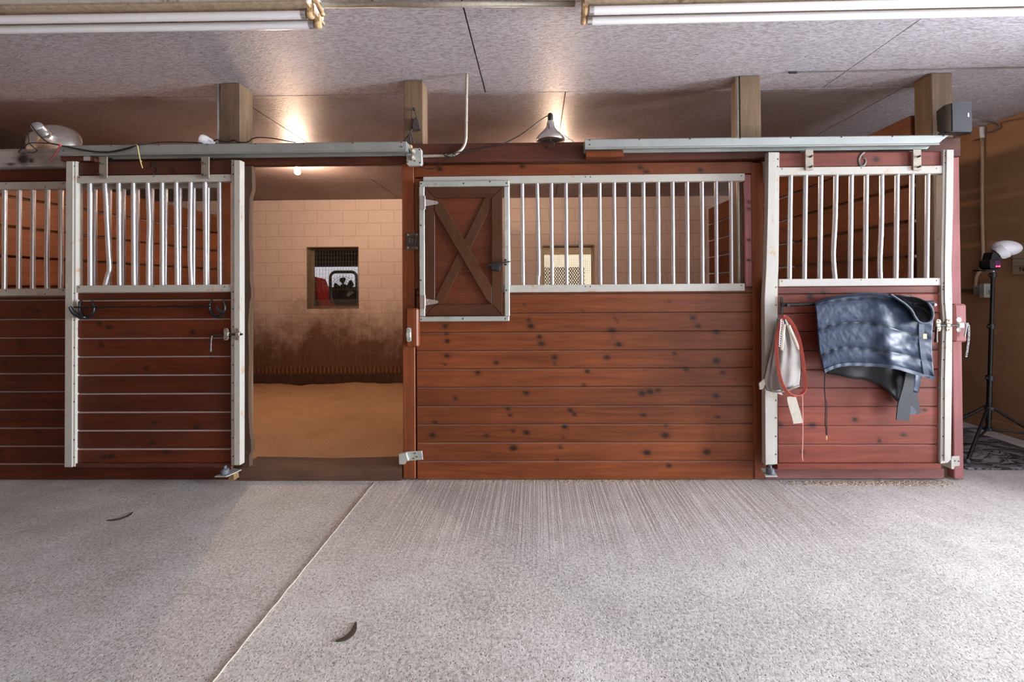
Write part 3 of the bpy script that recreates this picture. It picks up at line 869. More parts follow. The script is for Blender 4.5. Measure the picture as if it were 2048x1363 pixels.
# jambs
right = [(502.5, 326), (504, 350), (504, 378), (501, 388), (499, 398), (498, 438), (499, 491), (500, 533), (500, 557), (503, 580), (503, 594), (500, 603), (498.5, 620), (496.5, 650), (498, 690), (499, 725), (497.5, 745), (497, 790), (497.5, 823), (498, 851), (499, 866), (502.5, 882), (502.7, 901), (498, 912), (499, 934)]
pts = [at(x + random.uniform(-.6, .6), y, -.004) for x, y in right]
lft = [at(484, 934, -.004), at(484, 326, -.004)]
pts = [V((p.x, p.y, p.z)) for p in pts] + lft
bm = BM(); prism(bm, pts, (0, .036, 0))
jy = bm
solo('door_jamb', jy, M['chewed'], 'dark chewed wavy-edged jamb at the left of the open doorway', 'jamb')
bm = BM(); pbox(bm, 805, 324.5, 829, 957.5, -.012, .045, .003)
solo('door_jamb', bm, M['stain_v'], 'straight red-brown jamb at the right of the open doorway', 'jamb')
bm = BM(); pbox(bm, 1904, 311, 1923.5, 957, -.012, .045, .004)
bm2 = None
solo('door_jamb', bm, M['rose_v'], 'faded pinkish corner upright at the right end of the stalls', 'jamb')
bm = BM(); lt, lk, ld = layers(bm)
a, b = at(479, 945, -.01), at(804, 945, -.01)
nx = 60; secs = []
for i in range(nx + 1):
    x = a.x + (b.x - a.x) * i / nx
    zt_ = at(640, 936, -.01).z + .007 * mnoise.noise(V((x * 4, 0, 0))) - .012 * math.exp(-((x - (a.x + b.x) / 2) / .3) ** 2) + .01
    secs.append([bm.verts.new(p) for p in ((x, -.01, .002), (x, -.012 + .004 * mnoise.noise(V((x * 9, 2, 1))), zt_ - .012), (x, 0, zt_), (x, .185, zt_ - .004), (x, .185, .002))])
for A, B in zip(secs, secs[1:]):
    for j in range(5): bm.faces.new((A[j], A[(j + 1) % 5], B[(j + 1) % 5], B[j]))
bm.faces.new(secs[0][::-1]); bm.faces.new(secs[-1])
solo('door_sill', bm, M['sill'], 'worn dark wooden sill across the open stall doorway', 'sill')
bm = BM(); pbox(bm, 1531, 937, 1889, 957.5, -.01, .09, .004)
solo('door_sill', bm, M['sill_rose'], 'scuffed pinkish sill below the right sliding door', 'sill')
# spacer blocks under the tracks
bm = BM(); pbox(bm, 1172, 300.6, 1247, 313, -.10, .064, .002); solo('spacer_block', bm, M['panel'], 'short red-brown wood block under the left end of the right track', 'block')
bm = BM(); pbox(bm, 121, 312, 183, 321.5, -.115, .055, .002); bl = solo('spacer_block', bm, M['stain_x'], 'short dark wood block with a pale patch under the left track', 'block')
bm = BM(); pbox(bm, 167, 312.5, 180, 321, -.1165, .0012); link('pale_patch', bm, M['weather'], bl)
for v in bl.children[0].data.vertices: pass

# --- door tracks
def track(x0, yl0, yl1, x1, yr0, yr1, label, cham):
    Y0, Y1 = -.150, -.055
    zt_ = (at(x0, yl0, Y0).z + at(x1, yr0, Y0).z) / 2; zb_ = (at(x0, yl1, Y0).z + at(x1, yr1, Y0).z) / 2
    xa_, xb_ = at(x0, (yl0 + yl1) / 2, Y0).x, at(x1, (yr0 + yr1) / 2, Y0).x
    t = thing('door_track', label, 'track', ((xa_ + xb_) / 2, -.10, zb_))
    bm = BM()
    prof = [(Y0 + .006, zt_), (Y0, zt_ - .006), (Y0, zb_ + .012), (Y0 - .006, zb_ + .005), (Y0 - .006, zb_), (Y0 + .012, zb_), (Y0 + .012, zb_ + .012), (Y1 - .012, zb_ + .012), (Y1 - .012, zb_), (Y1, zb_), (Y1, zt_)]
    A = [bm.verts.new((xa_, y, z)) for y, z in prof]; B = [bm.verts.new((xb_ - (cham * .06 if z < zb_ + .015 else 0), y, z)) for y, z in prof]
    for k in range(len(prof)): bm.faces.new((A[k], A[(k + 1) % len(prof)], B[(k + 1) % len(prof)], B[k]))
    bm.faces.new(A[::-1]); bm.faces.new(B)
    link('channel', bm, M['galv'], t)
    bm = BM(); n = int((xb_ - xa_) / .29)
    for k in range(n + 1):
        ball(bm, V((xa_ + .03 + (xb_ - xa_ - .06) * k / n, Y0, zt_ - .007)), .005, 8, 5)
    for xx in (xa_ + .03, xb_ - .03): ball(bm, V((xx, Y0, zt_ - .036)), .005, 8, 5)
    link('screw', bm, M['screw'], t)
    return t, zt_, zb_
tl, TLt, TLb = track(118, 288, 308.5, 812, 284.5, 306, 'grey steel door track above the left sliding door', 0)
tr, TRt, TRb = track(1170, 279.5, 299, 1897, 267, 288.5, 'grey steel door track above the right sliding door', 1)

# --- sliding doors
def door(label, stiles, hx, hy, rails, rail_x, seam_x, seam_y, px, bars, strip, hangers, hang_y, wood_, wood_h, dust, seed, screws):
    Y = -.10
    xm = (px[0] + px[1]) / 2
    t = thing('sliding_door', label, 'door', (at(xm, 700, Y).x, Y, at(xm, strip[1], Y).z))
    xa_, xb_ = at(px[0], 700, Y).x, at(px[1], 700, Y).x
    seams = zs(seam_x, seam_y, Y)
    kn = rnd_knots(xa_, xb_, seams[-1], seams[0], 12, seed)
    bm = BM(); planks(bm, xa_, xb_, seams, Y, .028, .0125, kn, dust)
    link('plank_panel', bm, M[wood_], t)
    bm = BM(); pbox(bm, px[0], strip[0], px[1] + 1, strip[1], Y - .012, .045, .002)
    link('bottom_strip', bm, M[wood_h], t)
    bm = BM()
    zz = zs((hx[0] + hx[1]) / 2, hy, Y)
    planks(bm, at(hx[0], 330, Y).x, at(hx[1], 330, Y).x, zz, Y, .028, .0125, [(at(a_, b_, Y).x, at(a_, b_, Y).z, .018, .014) for a_, b_ in ((1752, 318), (345, 342))], .1)
    link('header_board', bm, M[wood_h], t)
    for (a_, b_) in rails:
        bm = BM(); pbox(bm, rail_x[0], a_, rail_x[1], b_, -.112, .045, .003)
        r = link('rail', bm, M['white'], t)
        ym = a_ + 4
        bm = BM(); dots(bm, [(rail_x[0] + 6, ym + 1), (rail_x[1] - 14, ym), ((rail_x[0] + rail_x[1]) / 2, ym - 1)], -.112, .0042); link('screw', bm, M['screw'], r)
    for poly, strip_poly, sc_ in stiles:
        bm = BM(); ppoly(bm, poly, -.116, .046, .002)
        s_ = link('stile', bm, M['white'], t)
        bm = BM(); ppoly(bm, strip_poly, -.124, .008, .002); link('raised_flange', bm, M['white'], s_)
        bm = BM(); dots(bm, sc_, -.117, .0048); link('screw', bm, M['screw'], s_)
    for b_ in bars: bar(t, b_[0], b_[-1], -.088, .0142, b_[1:-1])
    for (a_, b_) in hangers:
        bm = BM(); pbox(bm, a_, hang_y[0], b_, hang_y[1], -.124, .007, .0015)
        h = link('hanger', bm, M['bracket'], t)
        bm = BM()
        for yy, dx in ((hang_y[0] + 15, -6), (hang_y[1] - 6, -5)):
            p = at((a_ + b_) / 2 + 1, yy, -.124)
            lathe(bm, [(.006, 0), (.006, .02), (0, .02)], p, (-.25 if a_ < 1000 else .25, -1, .12), 8)
        link('bolt', bm, M['iron'], h, True)
        bm = BM(); p = at((a_ + b_) / 2, hang_y[0] + 3, -.11)
        tube(bm, [p + V((-.02, .02, .004)), p + V((.045 if a_ < 1000 else -.05, .02, .0))], .006, 8); link('axle', bm, M['iron'], h, True)
    return t
L1 = [[(180.5, 357), (181, 576)], [(209.5, 357), (211, 375), (214, 433), (217.5, 500), (219.6, 536), (216, 550), (209.5, 576)], [(237.8, 357), (239.5, 576)], [(266.8, 357), (268.5, 576)],
      [(295.4, 357), (299, 440), (297.6, 500), (297.5, 576)], [(324.4, 357), (325, 576)], [(352.7, 357), (355, 576)], [(381.8, 357), (380.5, 500), (383.5, 576)], [(410.3, 357), (412, 576)], [(439.4, 357), (440.5, 576)]]
dl = door('dark red sliding door slid to the left of the open doorway, horseshoe rack across it',
     [([(132, 322), (152, 322), (151, 570), (150, 933), (128.5, 934), (130.5, 600)], [(132, 322), (146, 322), (144, 934), (128.7, 934), (130.5, 600)], [(148.5, y) for y in (332, 354, 586, 640, 695, 731, 767, 803, 879, 914)]),
      ([(462, 319), (480, 320), (480, 640), (480, 930), (462, 930), (462, 600)], [(468, 319.5), (480, 320), (480, 930), (468, 930)], [(466, y) for y in (330, 348, 583, 617, 653, 690, 729, 765, 801, 839, 875, 912)])],
     (152, 462), (321.5, 349.5), [(349.5, 364), (569.5, 584)], (152, 463), 310, [583, 599, 637, 674.8, 711.8, 748.8, 786, 823, 859.8, 896.8, 926], (150.5, 462), L1, (926.5, 934.5), [(198, 214), (402, 418)], (312.8, 356.5),
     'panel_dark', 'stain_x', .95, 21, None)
R1 = [[(x, 340), (x - 2.6, 562)] for x in (1581, 1611, 1641.7, 1672, 1702.5, 1732.6, 1763, 1794, 1823.5, 1855)]
R1[3] = [(1672, 340), (1670, 440), (1666.5, 510), (1670.3, 562)]
R1[6] = [(1763, 340), (1762.5, 450), (1759.5, 520), (1760.5, 562)]
dr = door('rose-brown sliding door numbered 6 with a navy blanket hung on it',
     [([(1537, 304), (1559, 304), (1558, 450), (1557, 535), (1555.5, 565), (1555, 928), (1531, 930), (1529.5, 600), (1533, 535), (1536, 420)], [(1537, 304), (1553, 304), (1551, 535), (1548, 565), (1548.5, 928), (1531, 929), (1529.5, 600), (1533, 535), (1536, 420)], [(1556, 318), (1555.5, 333), (1542, 529), (1541, 546), (1542, 556), (1552, 574), (1552, 610), (1552, 800), (1551.5, 835), (1551.5, 872), (1551.5, 908)]),
      ([(1886.5, 299), (1908, 299), (1906, 420), (1903, 530), (1904.5, 600), (1904.5, 640), (1904, 760), (1902.5, 918), (1896, 925), (1881, 927), (1882, 760), (1885, 655), (1886, 640), (1883, 600), (1882.5, 530), (1885, 420)],
       [(1893.5, 299), (1908, 299), (1906, 420), (1903, 530), (1904.5, 600), (1904.5, 640), (1904, 760), (1902.5, 918), (1889, 922), (1890, 760), (1892.5, 655), (1893, 640), (1890, 600), (1890, 530), (1892, 420)],
       [(1891, 306), (1891, 311), (1891, 325), (1893, 515), (1893, 530), (1893.5, 549), (1887, 566), (1887, 573), (1886.5, 578), (1888, 607), (1888, 644), (1887.5, 683), (1887.5, 719), (1887, 757), (1887, 797), (1886.5, 835), (1886, 872), (1885, 910)])],
     (1558, 1887), (303, 333), [(332.5, 348), (556.5, 571.5)], (1558, 1887), 1720, [571, 587, 625.5, 662, 700, 738.5, 775.5, 813, 851, 888.5, 926], (1555, 1882), R1, (926.5, 938.5), [(1611, 1627), (1826.5, 1843)], (298.5, 340),
     'panel_rose', 'panel_rose', .12, 5, None)
# numbers painted on the header boards
def stroke(t, pts, w, Y, m):
    bm = BM(); ribbon(bm, smoothpts([at(x, y, Y) for x, y in pts], 5), w, .0014, (0, 0, 1)); return bm
def numeral(t, strokes, Y, m):
    bm = BM()
    for st in strokes: tube(bm, smoothpts([at(x, y, Y) for x, y in st], 6), .0062, 8, flat=.25, ref=(0, 0, 1))
    link('numeral', bm, m, t, True)
numeral(dr, [[(1729, 303.5), (1722, 309), (1718, 318), (1719, 327), (1723, 331), (1728, 329.5), (1731.5, 323), (1730, 317), (1726, 315)]], -.103, M['iron'])
numeral(dl, [[(315, 327), (305.5, 327.5), (305, 333), (309, 331.5), (314, 335), (315.5, 340), (312, 346), (305.5, 347.8)]], -.103, M['iron'])
# ------------------------------------------------------------------ hatch in the right stall front
YH = -.045
ht = thing('feed_hatch', 'small cross-braced wooden hatch in a grey metal frame left of the white bars', 'hatch', (at(928, 642, YH).x, YH, at(928, 642, YH).z))
bm = BM()
for a_, b_, c_, d_ in ((838.5, 361, 1018.5, 372.5), (838.5, 632.5, 1018.5, 642.5)):
    pbox(bm, a_, b_, c_, d_, YH, .028, .004)
for a_, b_, c_, d_ in ((838.5, 372.8, 849.2, 632.2), (1008.8, 372.8, 1018.5, 632.2)):
    pbox(bm, a_, b_, c_, d_, YH + .002, .026, .003)
fr = link('metal_frame', bm, M['galv_frame'], ht)
bm = BM(); dots(bm, [(842.5, 367), (927, 366.5), (1013, 366), (842.5, 638), (926, 637), (1011, 637), (980, 363), (842, 450), (842, 560), (1013, 580)], YH, .0055)
link('rivet', bm, M['iron'], fr)
Yd = YH + .006
bm = BM(); pbox(bm, 849.5, 373.5, 1005, 631.5, Yd + .0142, .008)
link('plywood_panel', bm, M['hatch_ply'], ht)
for poly, mm, nm in (([(850, 374), (1004, 373.5), (983, 394.5), (870, 396)], 'hatch_x', 'board'), ([(850, 631.5), (1004, 630.5), (983, 608), (870, 609)], 'hatch_x', 'board'),
                     ([(850, 375), (869.5, 397), (869.5, 608), (850, 630.5)], 'hatch_z', 'board'), ([(1004.5, 374.5), (1004.5, 629.5), (983.5, 607), (983.5, 395.5)], 'hatch_z', 'board')):
    bm = BM(); ppoly(bm, poly, Yd, .013, .0015); link(nm, bm, M[mm], ht)
bm = BM(); ppoly(bm, [(970, 395.5), (982.5, 394), (982.5, 412), (885, 607.5), (870, 607.5), (870, 598)], Yd + .006, .007, .001); link('brace', bm, M['hatch_z'], ht)
bm = BM(); ppoly(bm, [(869.5, 396.5), (880, 397), (983, 573), (983, 608), (974, 600), (869.5, 421)], Yd - .003, .015, .001); link('brace', bm, M['hatch_z'], ht)
for yc in (405, 603.5):
    bm = BM(); ppoly(bm, [(840, yc - 13), (848.5, yc - 13), (848.5, yc + 13), (840, yc + 13)], YH - .004, .004)
    ppoly(bm, [(850.5, yc - 7), (874, yc - 3), (877, yc), (874, yc + 3), (850.5, yc + 7)], YH - .005, .006)
    tube(bm, [at(849.5, yc - 13.5, YH - .005), at(849.5, yc + 13.5, YH - .005)], .0052, 8)
    h = link('hinge', bm, M['zinc'], ht)
    bm = BM(); dots(bm, [(844, yc - 8), (844, yc), (844, yc + 8), (855, yc - 3), (857, yc + 3), (865, yc)], YH - .006, .0028); link('rivet', bm, M['whiteenamel'], h)
bm = BM()
ppoly(bm, [(979, 526), (1001, 525), (1002, 531), (979, 533)], YH - .016, .02, .002)
ppoly(bm, [(982, 531), (1000, 530), (1000, 541), (996, 543), (991, 537), (984, 540)], YH - .020, .022, .003)
tube(bm, [at(971, 532, YH - .012), at(978, 529, YH - .014), at(1001, 526, YH - .014), at(1020.5, 522.5, YH - .014)], .0042, 8)
ppoly(bm, [(1008, 518), (1013, 518), (1013, 521), (1008, 521)], YH - .012, .011, .001); ppoly(bm, [(1008, 527), (1013.5, 527), (1013.5, 530), (1008, 530)], YH - .012, .011, .001)
link('latch', bm, M['blackplastic'], ht, True)

# ------------------------------------------------------------------ hardware on jambs and doors
rp = thing('ring_plate', 'brown recessed ring plate screwed to the jamb beside the hatch', 'ring plate', tuple(at(825, 500, -.02)))
bm = BM(); pbox(bm, 811.5, 465, 838, 499.5, -.020, .0075, .003); link('plate', bm, M['brown_iron'], rp)
bm = BM(); c = at(825, 482, -.024); tube(bm, smoothpts([at(818, 474, -.024), at(818, 484, -.026), at(821, 489.5, -.027), at(829, 489.5, -.027), at(832, 484, -.026), at(832, 474, -.024)], 4), .0055, 8); tube(bm, [at(818, 473.5, -.023), at(832, 473.5, -.023)], .006, 8); link('ring', bm, M['iron'], rp, True)
bm = BM(); dots(bm, [(815.5, 469.5), (834, 469), (815.5, 495), (834, 495)], -.021, .006); link('screw', bm, M['bracket'], rp)
def catch(label, px, m_front, plate_px, Yf, loop=False):
    t = thing('latch_block', label, 'latch block', (at((px[0] + px[2]) / 2, px[3], Yf).x, Yf, at(px[0], px[3], Yf).z))
    bm = BM(); pbox(bm, *px, Yf, -.013 - Yf, .010); link('block', bm, M[m_front], t)
    return t
lb = catch('dark wooden latch block with a pale slotted plate on the right doorway jamb', (812, 616, 836, 694), 'stain_v', None, -.075)
bm = BM(); ppoly(bm, [(813, 657), (815, 655), (820, 655), (822, 657), (822.5, 681), (820.5, 683), (815.5, 683), (813.5, 681)], -.078, .0028, .001); p_ = link('strike_plate', bm, M['galv_frame'], lb)
bm = BM(); pbox(bm, 812, 664, 821, 674.5, -.090, .011, .003); link('staple', bm, M['galv_frame'], p_)
bm = BM(); dots(bm, [(816.5, 659), (818, 679)], -.079, .0035); link('screw', bm, M['iron'], p_)
rb = catch('pinkish wooden latch block on the corner upright with the right door bolt shot into it', (1910, 607.5, 1935, 684), 'rose_v', None, -.09)
bm = BM(); pbox(bm, 1918, 644.5, 1930, 656, -.108, .017, .004); kp = link('bolt_keeper', bm, M['white'], rb)
bm = BM()
for yy in (639, 659): lathe(bm, [(.016, 0), (.016, .004), (0, .004)], at(1917, yy, -.0905), (0, -1, 0), 14)
link('keeper_ear', bm, M['galv_frame'], kp, True)
bm = BM(); tube(bm, smoothpts([at(1929, 646, -.10), at(1933, 650, -.105), at(1929, 673, -.105)], 5), .005, 8); link('staple', bm, M['galv'], kp, True)
# chain
bm = BM()
cp = smoothpts([at(x, y, -.085 + .0 * y) for x, y in ((1934, 645), (1938, 655), (1937, 680), (1934.5, 700), (1932.5, 713))], 5)
for k, (a_, b_) in enumerate(zip(cp, cp[1:])):
    mdp = (a_ + b_) / 2; d = (b_ - a_); ln = d.length * .62; d.normalize()
    sd = V((1, 0, 0)) if k % 2 else V((0, 1, 0)); sd = (sd - d * sd.dot(d)).normalized()
    tube(bm, [mdp + d * ln * math.cos(2 * PI * q / 10) + sd * .005 * math.sin(2 * PI * q / 10) for q in range(10)], .0014, 5, closed=True)
solo('chain', bm, M['zinc'], 'thin steel chain hanging beside the pinkish latch block', 'chain', smooth='all')
def bolt(door_, handle, xr, yr, ears, Yp, endx):
    bm = BM()
    Yr = Yp - .016
    pts = [at(handle[0], handle[1], Yr - .012), at(handle[2], handle[3] + 5, Yr - .006), at(handle[2] + 3, handle[3], Yr), at(endx, yr, Yr)]
    tube(bm, [pts[0], pts[1]] + smoothpts(pts[1:3], 3)[1:] + [pts[3]], .0068, 10)
    lathe(bm, [(.009, 0), (.009, .02), (0, .02)], pts[0] + V((0, 0, -.012)), (0, 0, 1), 10)
    b_ = link('bolt', bm, M['iron'], door_, True)
    for ex in ears:
        bm = BM()
        ppoly(bm, [(ex - 5, yr - 8), (ex - 3, yr - 12), (ex + 3, yr - 12), (ex + 5, yr - 8), (ex + 5, yr + 8), (ex + 3, yr + 12), (ex - 3, yr + 12), (ex - 5, yr + 8)], Yp - .004, .0038, .001)
        pbox(bm, ex - 4.5, yr - 4, ex + 4.5, yr + 4, Yp - .026, .022, .004)
        h = link('bolt_guide', bm, M['bracket'], b_)
        bm = BM(); dots(bm, [(ex, yr - 9), (ex, yr + 9)], Yp - .0045, .0042); link('screw', bm, M['iron'], h)
bolt(dl, (421, 699, 422, 669.5), 0, 668, (451.5, 474), -.126, 484.5)
bolt(dr, (1872, 680, 1873, 650.5), 0, 650, (1877.5, 1898), -.126, 1918)
# door stop on the right jamb, guide rollers at the floor, end bracket
ds = thing('door_stop', 'bent grey door stop plate low on the right jamb of the doorway', 'door stop', tuple(at(822, 929, -.03)))
bm = BM()
ppoly(bm, [(809, 903), (844, 901), (846, 919), (818, 921)], -.020, .006, .0015); link('plate', bm, M['galv_frame'], ds); bm = BM(); ppoly(bm, [(797.5, 908), (812, 905.5), (817, 921.5), (811, 922), (809, 928.5), (798, 928)], -.045, .024, .0015)
link('stop_arm', bm, M['galv_frame'], ds)
bm = BM(); dots(bm, [(830, 906), (834, 913), (827, 916), (803, 922)], -.0215, .005); link('screw', bm, M['iron'], ds)
db = thing('door_stop', 'white corner bracket at the foot of the pinkish corner upright', 'door stop', tuple(at(1910, 938, -.03)))
bm = BM(); ppoly(bm, [(1904, 912), (1919.5, 911), (1920, 931), (1909, 931.5), (1908.5, 938), (1904.5, 938), (1903, 918)], -.019, .006, .0015); link('plate', bm, M['white'], db); bm = BM(); pbox(bm, 1902.5, 917.5, 1907.5, 937.5, -.10, .08, .002); link('stop_arm', bm, M['white'], db)
bm = BM(); dots(bm, [(1910, 921), (1917.5, 922)], -.020, .005); link('screw', bm, M['iron'], db)
def roller(pts_plate, xr, yr, label, Yr):
    t = thing('guide_roller', label, 'roller', tuple(at(xr, yr + 14, Yr)))
    c = at(xr, yr, Yr)
    bm = BM(); lathe(bm, [(.014, 0), (.024, .002), (.024, .030), (.016, .033), (.010, .036), (.010, .052), (0, .054)], c - V((0, 0, .025)), (0, 0, 1), 18); link('roller', bm, M['rubber'], t, True)
    bm = BM(); prism(bm, [c + V((-.045, -.03, -.034)), c + V((.03, -.03, -.034)), c + V((.055, .075, -.034)), c + V((-.01, .095, -.034))], (0, 0, .006)); link('bracket', bm, M['galv_frame'], t)
    return t
roller(None, 450, 939, 'grey guide roller on a bent plate at the foot of the left sliding door', -.155)
roller(None, 1540, 938, 'white guide roller on a bent plate at the foot of the right sliding door', -.165)
bm = BM(); prism(bm, [at(456, 960, -.08) * 1.0, at(468, 960, -.08), at(466, 945, -.08), at(459, 946, -.08)], (0, .05, 0))
for v in bm.verts: v.co.z = max(v.co.z, .0015)
solo('wood_wedge', bm, M['raw_x'], 'small pale wood wedge on the floor below the left guide roller', 'wedge')

# ------------------------------------------------------------------ horseshoe rack on the left door
hr = thing('horseshoe_rack', 'black rack of two horseshoes joined by a bar on the left sliding door', 'rack', tuple(at(290, 634, -.13)))
def shoe(pts, Y, r, name='horseshoe', dy=None):
    bm = BM(); P = [at(x, y, Y if dy is None else Y + dy[k]) for k, (x, y) in enumerate(pts)]
    P = smoothpts(P, 6); n = len(P)
    tube(bm, P, [r * (.65 + .5 * math.sin(PI * k / (n - 1))) for k in range(n)], 10, flat=.7, ref=(0, 1, 0))
    link(name, bm, M['black'], hr, True)
shoe([(162, 600.5), (159.5, 611), (160, 621), (165, 630), (172, 634), (180, 632), (187, 625), (188.5, 613), (184, 601.5)], -.128, .0115)
shoe([(140, 613), (145, 622), (153, 628.5), (162, 633), (171, 634.5)], -.15, .013, 'hook', [-.10, -.085, -.06, -.02, 0])
shoe([(424, 599), (420, 608), (420, 618), (425, 627), (433, 632.5), (441, 631.5), (448, 624), (450.5, 614), (446, 599)], -.128, .0115)
shoe([(432, 610), (436, 618), (443, 623), (449, 624)], -.15, .008, 'hook', [-.08, -.06, -.03, 0])
bm = BM(); tube(bm, [at(149, 614, -.155), at(421, 612, -.155)], .0055, 8); link('rod', bm, M['black'], hr, True)

# ------------------------------------------------------------------ blanket bar, blanket, bag on the right door
bb = thing('blanket_bar', 'black tubular blanket bar fixed across the right sliding door', 'bar', tuple(at(1700, 628, -.13)))
bm = BM(); ppoly(bm, [(1561.5, 594), (1564, 591.5), (1566.5, 594), (1567, 627), (1561.5, 627)], -.128, .006, .001)
lathe(bm, [(.012, 0), (.010, .07), (0, .07)], at(1564.5, 609, -.128), (0, -1, 0), 10)
link('bracket', bm, M['black'], bb, True)
bm = BM(); ppoly(bm, [(1820.5, 593), (1823, 590.5), (1826, 593), (1826, 627), (1820.5, 627)], -.107, .006, .001)
lathe(bm, [(.012, 0), (.010, .065), (0, .065)], at(1823, 609, -.107), (0, -1, 0), 10)
link('bracket', bm, M['black'], bb, True)
YBAR = -.172
bm = BM(); tube(bm, [at(1563, 609, YBAR), at(1866, 604, YBAR)], .0105, 12)
br = link('rod', bm, M['black'], bb, True)
bm = BM(); ball(bm, at(1869, 609, YBAR + .01), .012); link('end_cap', bm, M['zinc'], bb, True)

# the blanket: a quilted sheet over the bar, modelled from its outline with puffed courses
bl = thing('horse_blanket', 'navy quilted horse blanket draped over the bar on the right door', 'blanket', tuple(at(1760, 760, -.26)))
def interp(pts, t):
    n = len(pts) - 1; f = t * n; i = min(int(f), n - 1); q = f - i
    p0, p1, p2, p3 = [V((*pts[max(0, min(n, i + k))], 0)) for k in (-1, 0, 1, 2)]
    return 0.5 * ((2 * p1) + (p2 - p0) * q + (2 * p0 - 5 * p1 + 4 * p2 - p3) * q * q + (3 * p1 - p0 - 3 * p2 + p3) * q ** 3)
TOP = [(1630.5, 603.5), (1655, 595), (1685, 589), (1715, 585.8), (1745, 584.5), (1775, 586.5), (1805, 591), (1835, 597.5), (1864, 604)]
BOT = [(1650, 744), (1667, 736.5), (1684, 732.5), (1708, 731.5), (1735, 732.5), (1765, 734), (1795, 738.5), (1830, 748), (1869, 758.5)]
LEFT = [(1630.5, 603.5), (1634, 632), (1636.5, 665), (1641, 705), (1650, 744)]
RIGHT = [(1864, 604), (1866, 640), (1864, 680), (1865, 720), (1869, 758.5)]
def coons(u, v):
    a_ = interp(TOP, u) * (1 - v) + interp(BOT, u) * v
    b_ = interp(LEFT, v) * (1 - u) + interp(RIGHT, v) * u
    c_ = (V((*TOP[0], 0)) * (1 - u) + V((*TOP[-1], 0)) * u) * (1 - v) + (V((*BOT[0], 0)) * (1 - u) + V((*BOT[-1], 0)) * u) * v
    return a_ + b_ - c_
def seam_v(u, k):
    L = [(.055, .16, .10), (.44, .455, .50), (.77, .775, .78)][k]
    return L[0] * (1 - u) ** 2 + 2 * L[1] * u * (1 - u) + L[2] * u * u + .012 * math.sin(u * 9 + k)
def relief(u, v):
    """metres towards the viewer"""
    d = min(abs(v - seam_v(u, k)) for k in range(3))
    d = min(d, abs(v - .955))
    puff = min(1.0, d / .085) ** .5
    r = .017 * puff
    cu = .56 + .16 * v                                  # the fold that runs down the middle
    r += .030 * math.exp(-((u - cu) / .09) ** 2) * (0.35 + .65 * v)
    P = V((u * 6, v * 4, 0))
    w = mnoise.noise(V((u * 7 + v * 5, u * 1.5 - v * 4.5, 2))) * .5 + mnoise.noise(V((u * 15 - v * 9, v * 7, 5))) * .28
    r += .013 * w * (.35 + 1.1 * max(0, u - .38)) * puff
    # pleats that pull on the stitching at the right
    s_ = math.sin((u * 30 + v * 22)) * math.exp(-((u - .78) / .2) ** 2)
    r += .0050 * s_ * puff
    r += .0014 * mnoise.noise(V((u * 34 - v * 12, v * 20 + u * 10, 8))) * puff
    s2 = math.sin(u * 60 - v * 3) * max(0, 1 - d / .05)
    r += .0022 * s2
    r += .020 * math.exp(-((v - .80) / .3) ** 2) * (.4 + .6 * u)
    return r
NU, NV = 110, 74
bm = BM(); gv = []
for i in range(NU + 1):
    row = []
    for j in range(NV + 1):
        u, v = i / NU, j / NV
        c = coons(u, v)
        yb = -.215 + .0 * v
        roll = max(0, 1 - v / .10)
        Y = yb - relief(u, v) * (1 - roll ** 2) + .040 * roll ** 2
        row.append(bm.verts.new(at(c.x, c.y, Y)))
    gv.append(row)
for i in range(NU):
    for j in range(NV):
        u, v = (i + .5) / NU, (j + .5) / NV
        bm.faces.new((gv[i][j], gv[i + 1][j], gv[i + 1][j + 1], gv[i][j + 1]))
fr = bmesh.ops.extrude_face_region(bm, geom=list(bm.faces))
for e in fr['geom']:
    if isinstance(e, bmesh.types.BMVert): e.co.y += .012
link('front_flap', bm, M['navy'], bl, 'all')
# stitched seams and bindings
def on_sheet(u, v, dy=-.002):
    c = coons(u, v); roll = max(0, 1 - v / .10)
    return at(c.x, c.y, -.215 - relief(u, v) * (1 - roll ** 2) + .040 * roll ** 2 + dy)
bm = BM()
for k in range(3):
    tube(bm, [on_sheet(.012 + .90 * q / 60, seam_v(.012 + .90 * q / 60, k), -.0045) for q in range(61)], .0030, 6)
link('seam_stitching', bm, M['cord'], bl, True)
bm = BM(); ribbon(bm, [on_sheet(q / 60, .975 - .01 * math.sin(q / 60 * PI)) for q in range(61)], .020, .004, (0, 0, 1)); link('hem_binding', bm, M['navytrim'], bl, True)
bm = BM(); ribbon(bm, [on_sheet(.925 - .02 * (1 - q / 40) + .02 * q / 40, .27 + .72 * q / 40) for q in range(41)], .032, .006, (1, 0, 0)); link('front_binding', bm, M['navytrim'], bl, True)
bm = BM(); pbox(bm, 1846, 667, 1854, 677, -.262, .004, .001); link('buckle', bm, M['brass'], bl)
# back flap hanging behind the bar (lower than the front at the right)
bm = BM(); gg = []
topb = [(1634, 606), (1700, 592), (1760, 590), (1815, 597), (1862, 606)]
botb = [(1655, 747), (1680, 751), (1705, 757), (1727, 758.5), (1745, 764), (1767, 774), (1783, 788), (1797, 803), (1812, 806), (1822, 790), (1830, 786), (1838, 782), (1843, 752), (1846, 746)]
for i in range(57):
    u = i / 56; row = []
    a_, b_ = interp(topb, u), interp(botb, u)
    for j in range(25):
        v = j / 24; c = a_ * (1 - v) + b_ * v
        row.append(bm.verts.new(at(c.x, c.y, -.138 + .012 * math.sin(u * 21 + v * 2) * v - .012 * math.sin(v * PI))))
    gg.append(row)
for i in range(56):
    for j in range(24): bm.faces.new((gg[i][j], gg[i + 1][j], gg[i + 1][j + 1], gg[i][j + 1]))
fr = bmesh.ops.extrude_face_region(bm, geom=list(bm.faces))
for e in fr['geom']:
    if isinstance(e, bmesh.types.BMVert): e.co.y += .010
link('back_flap', bm, M['lining'], bl, 'all')
bm = BM(); gg = []
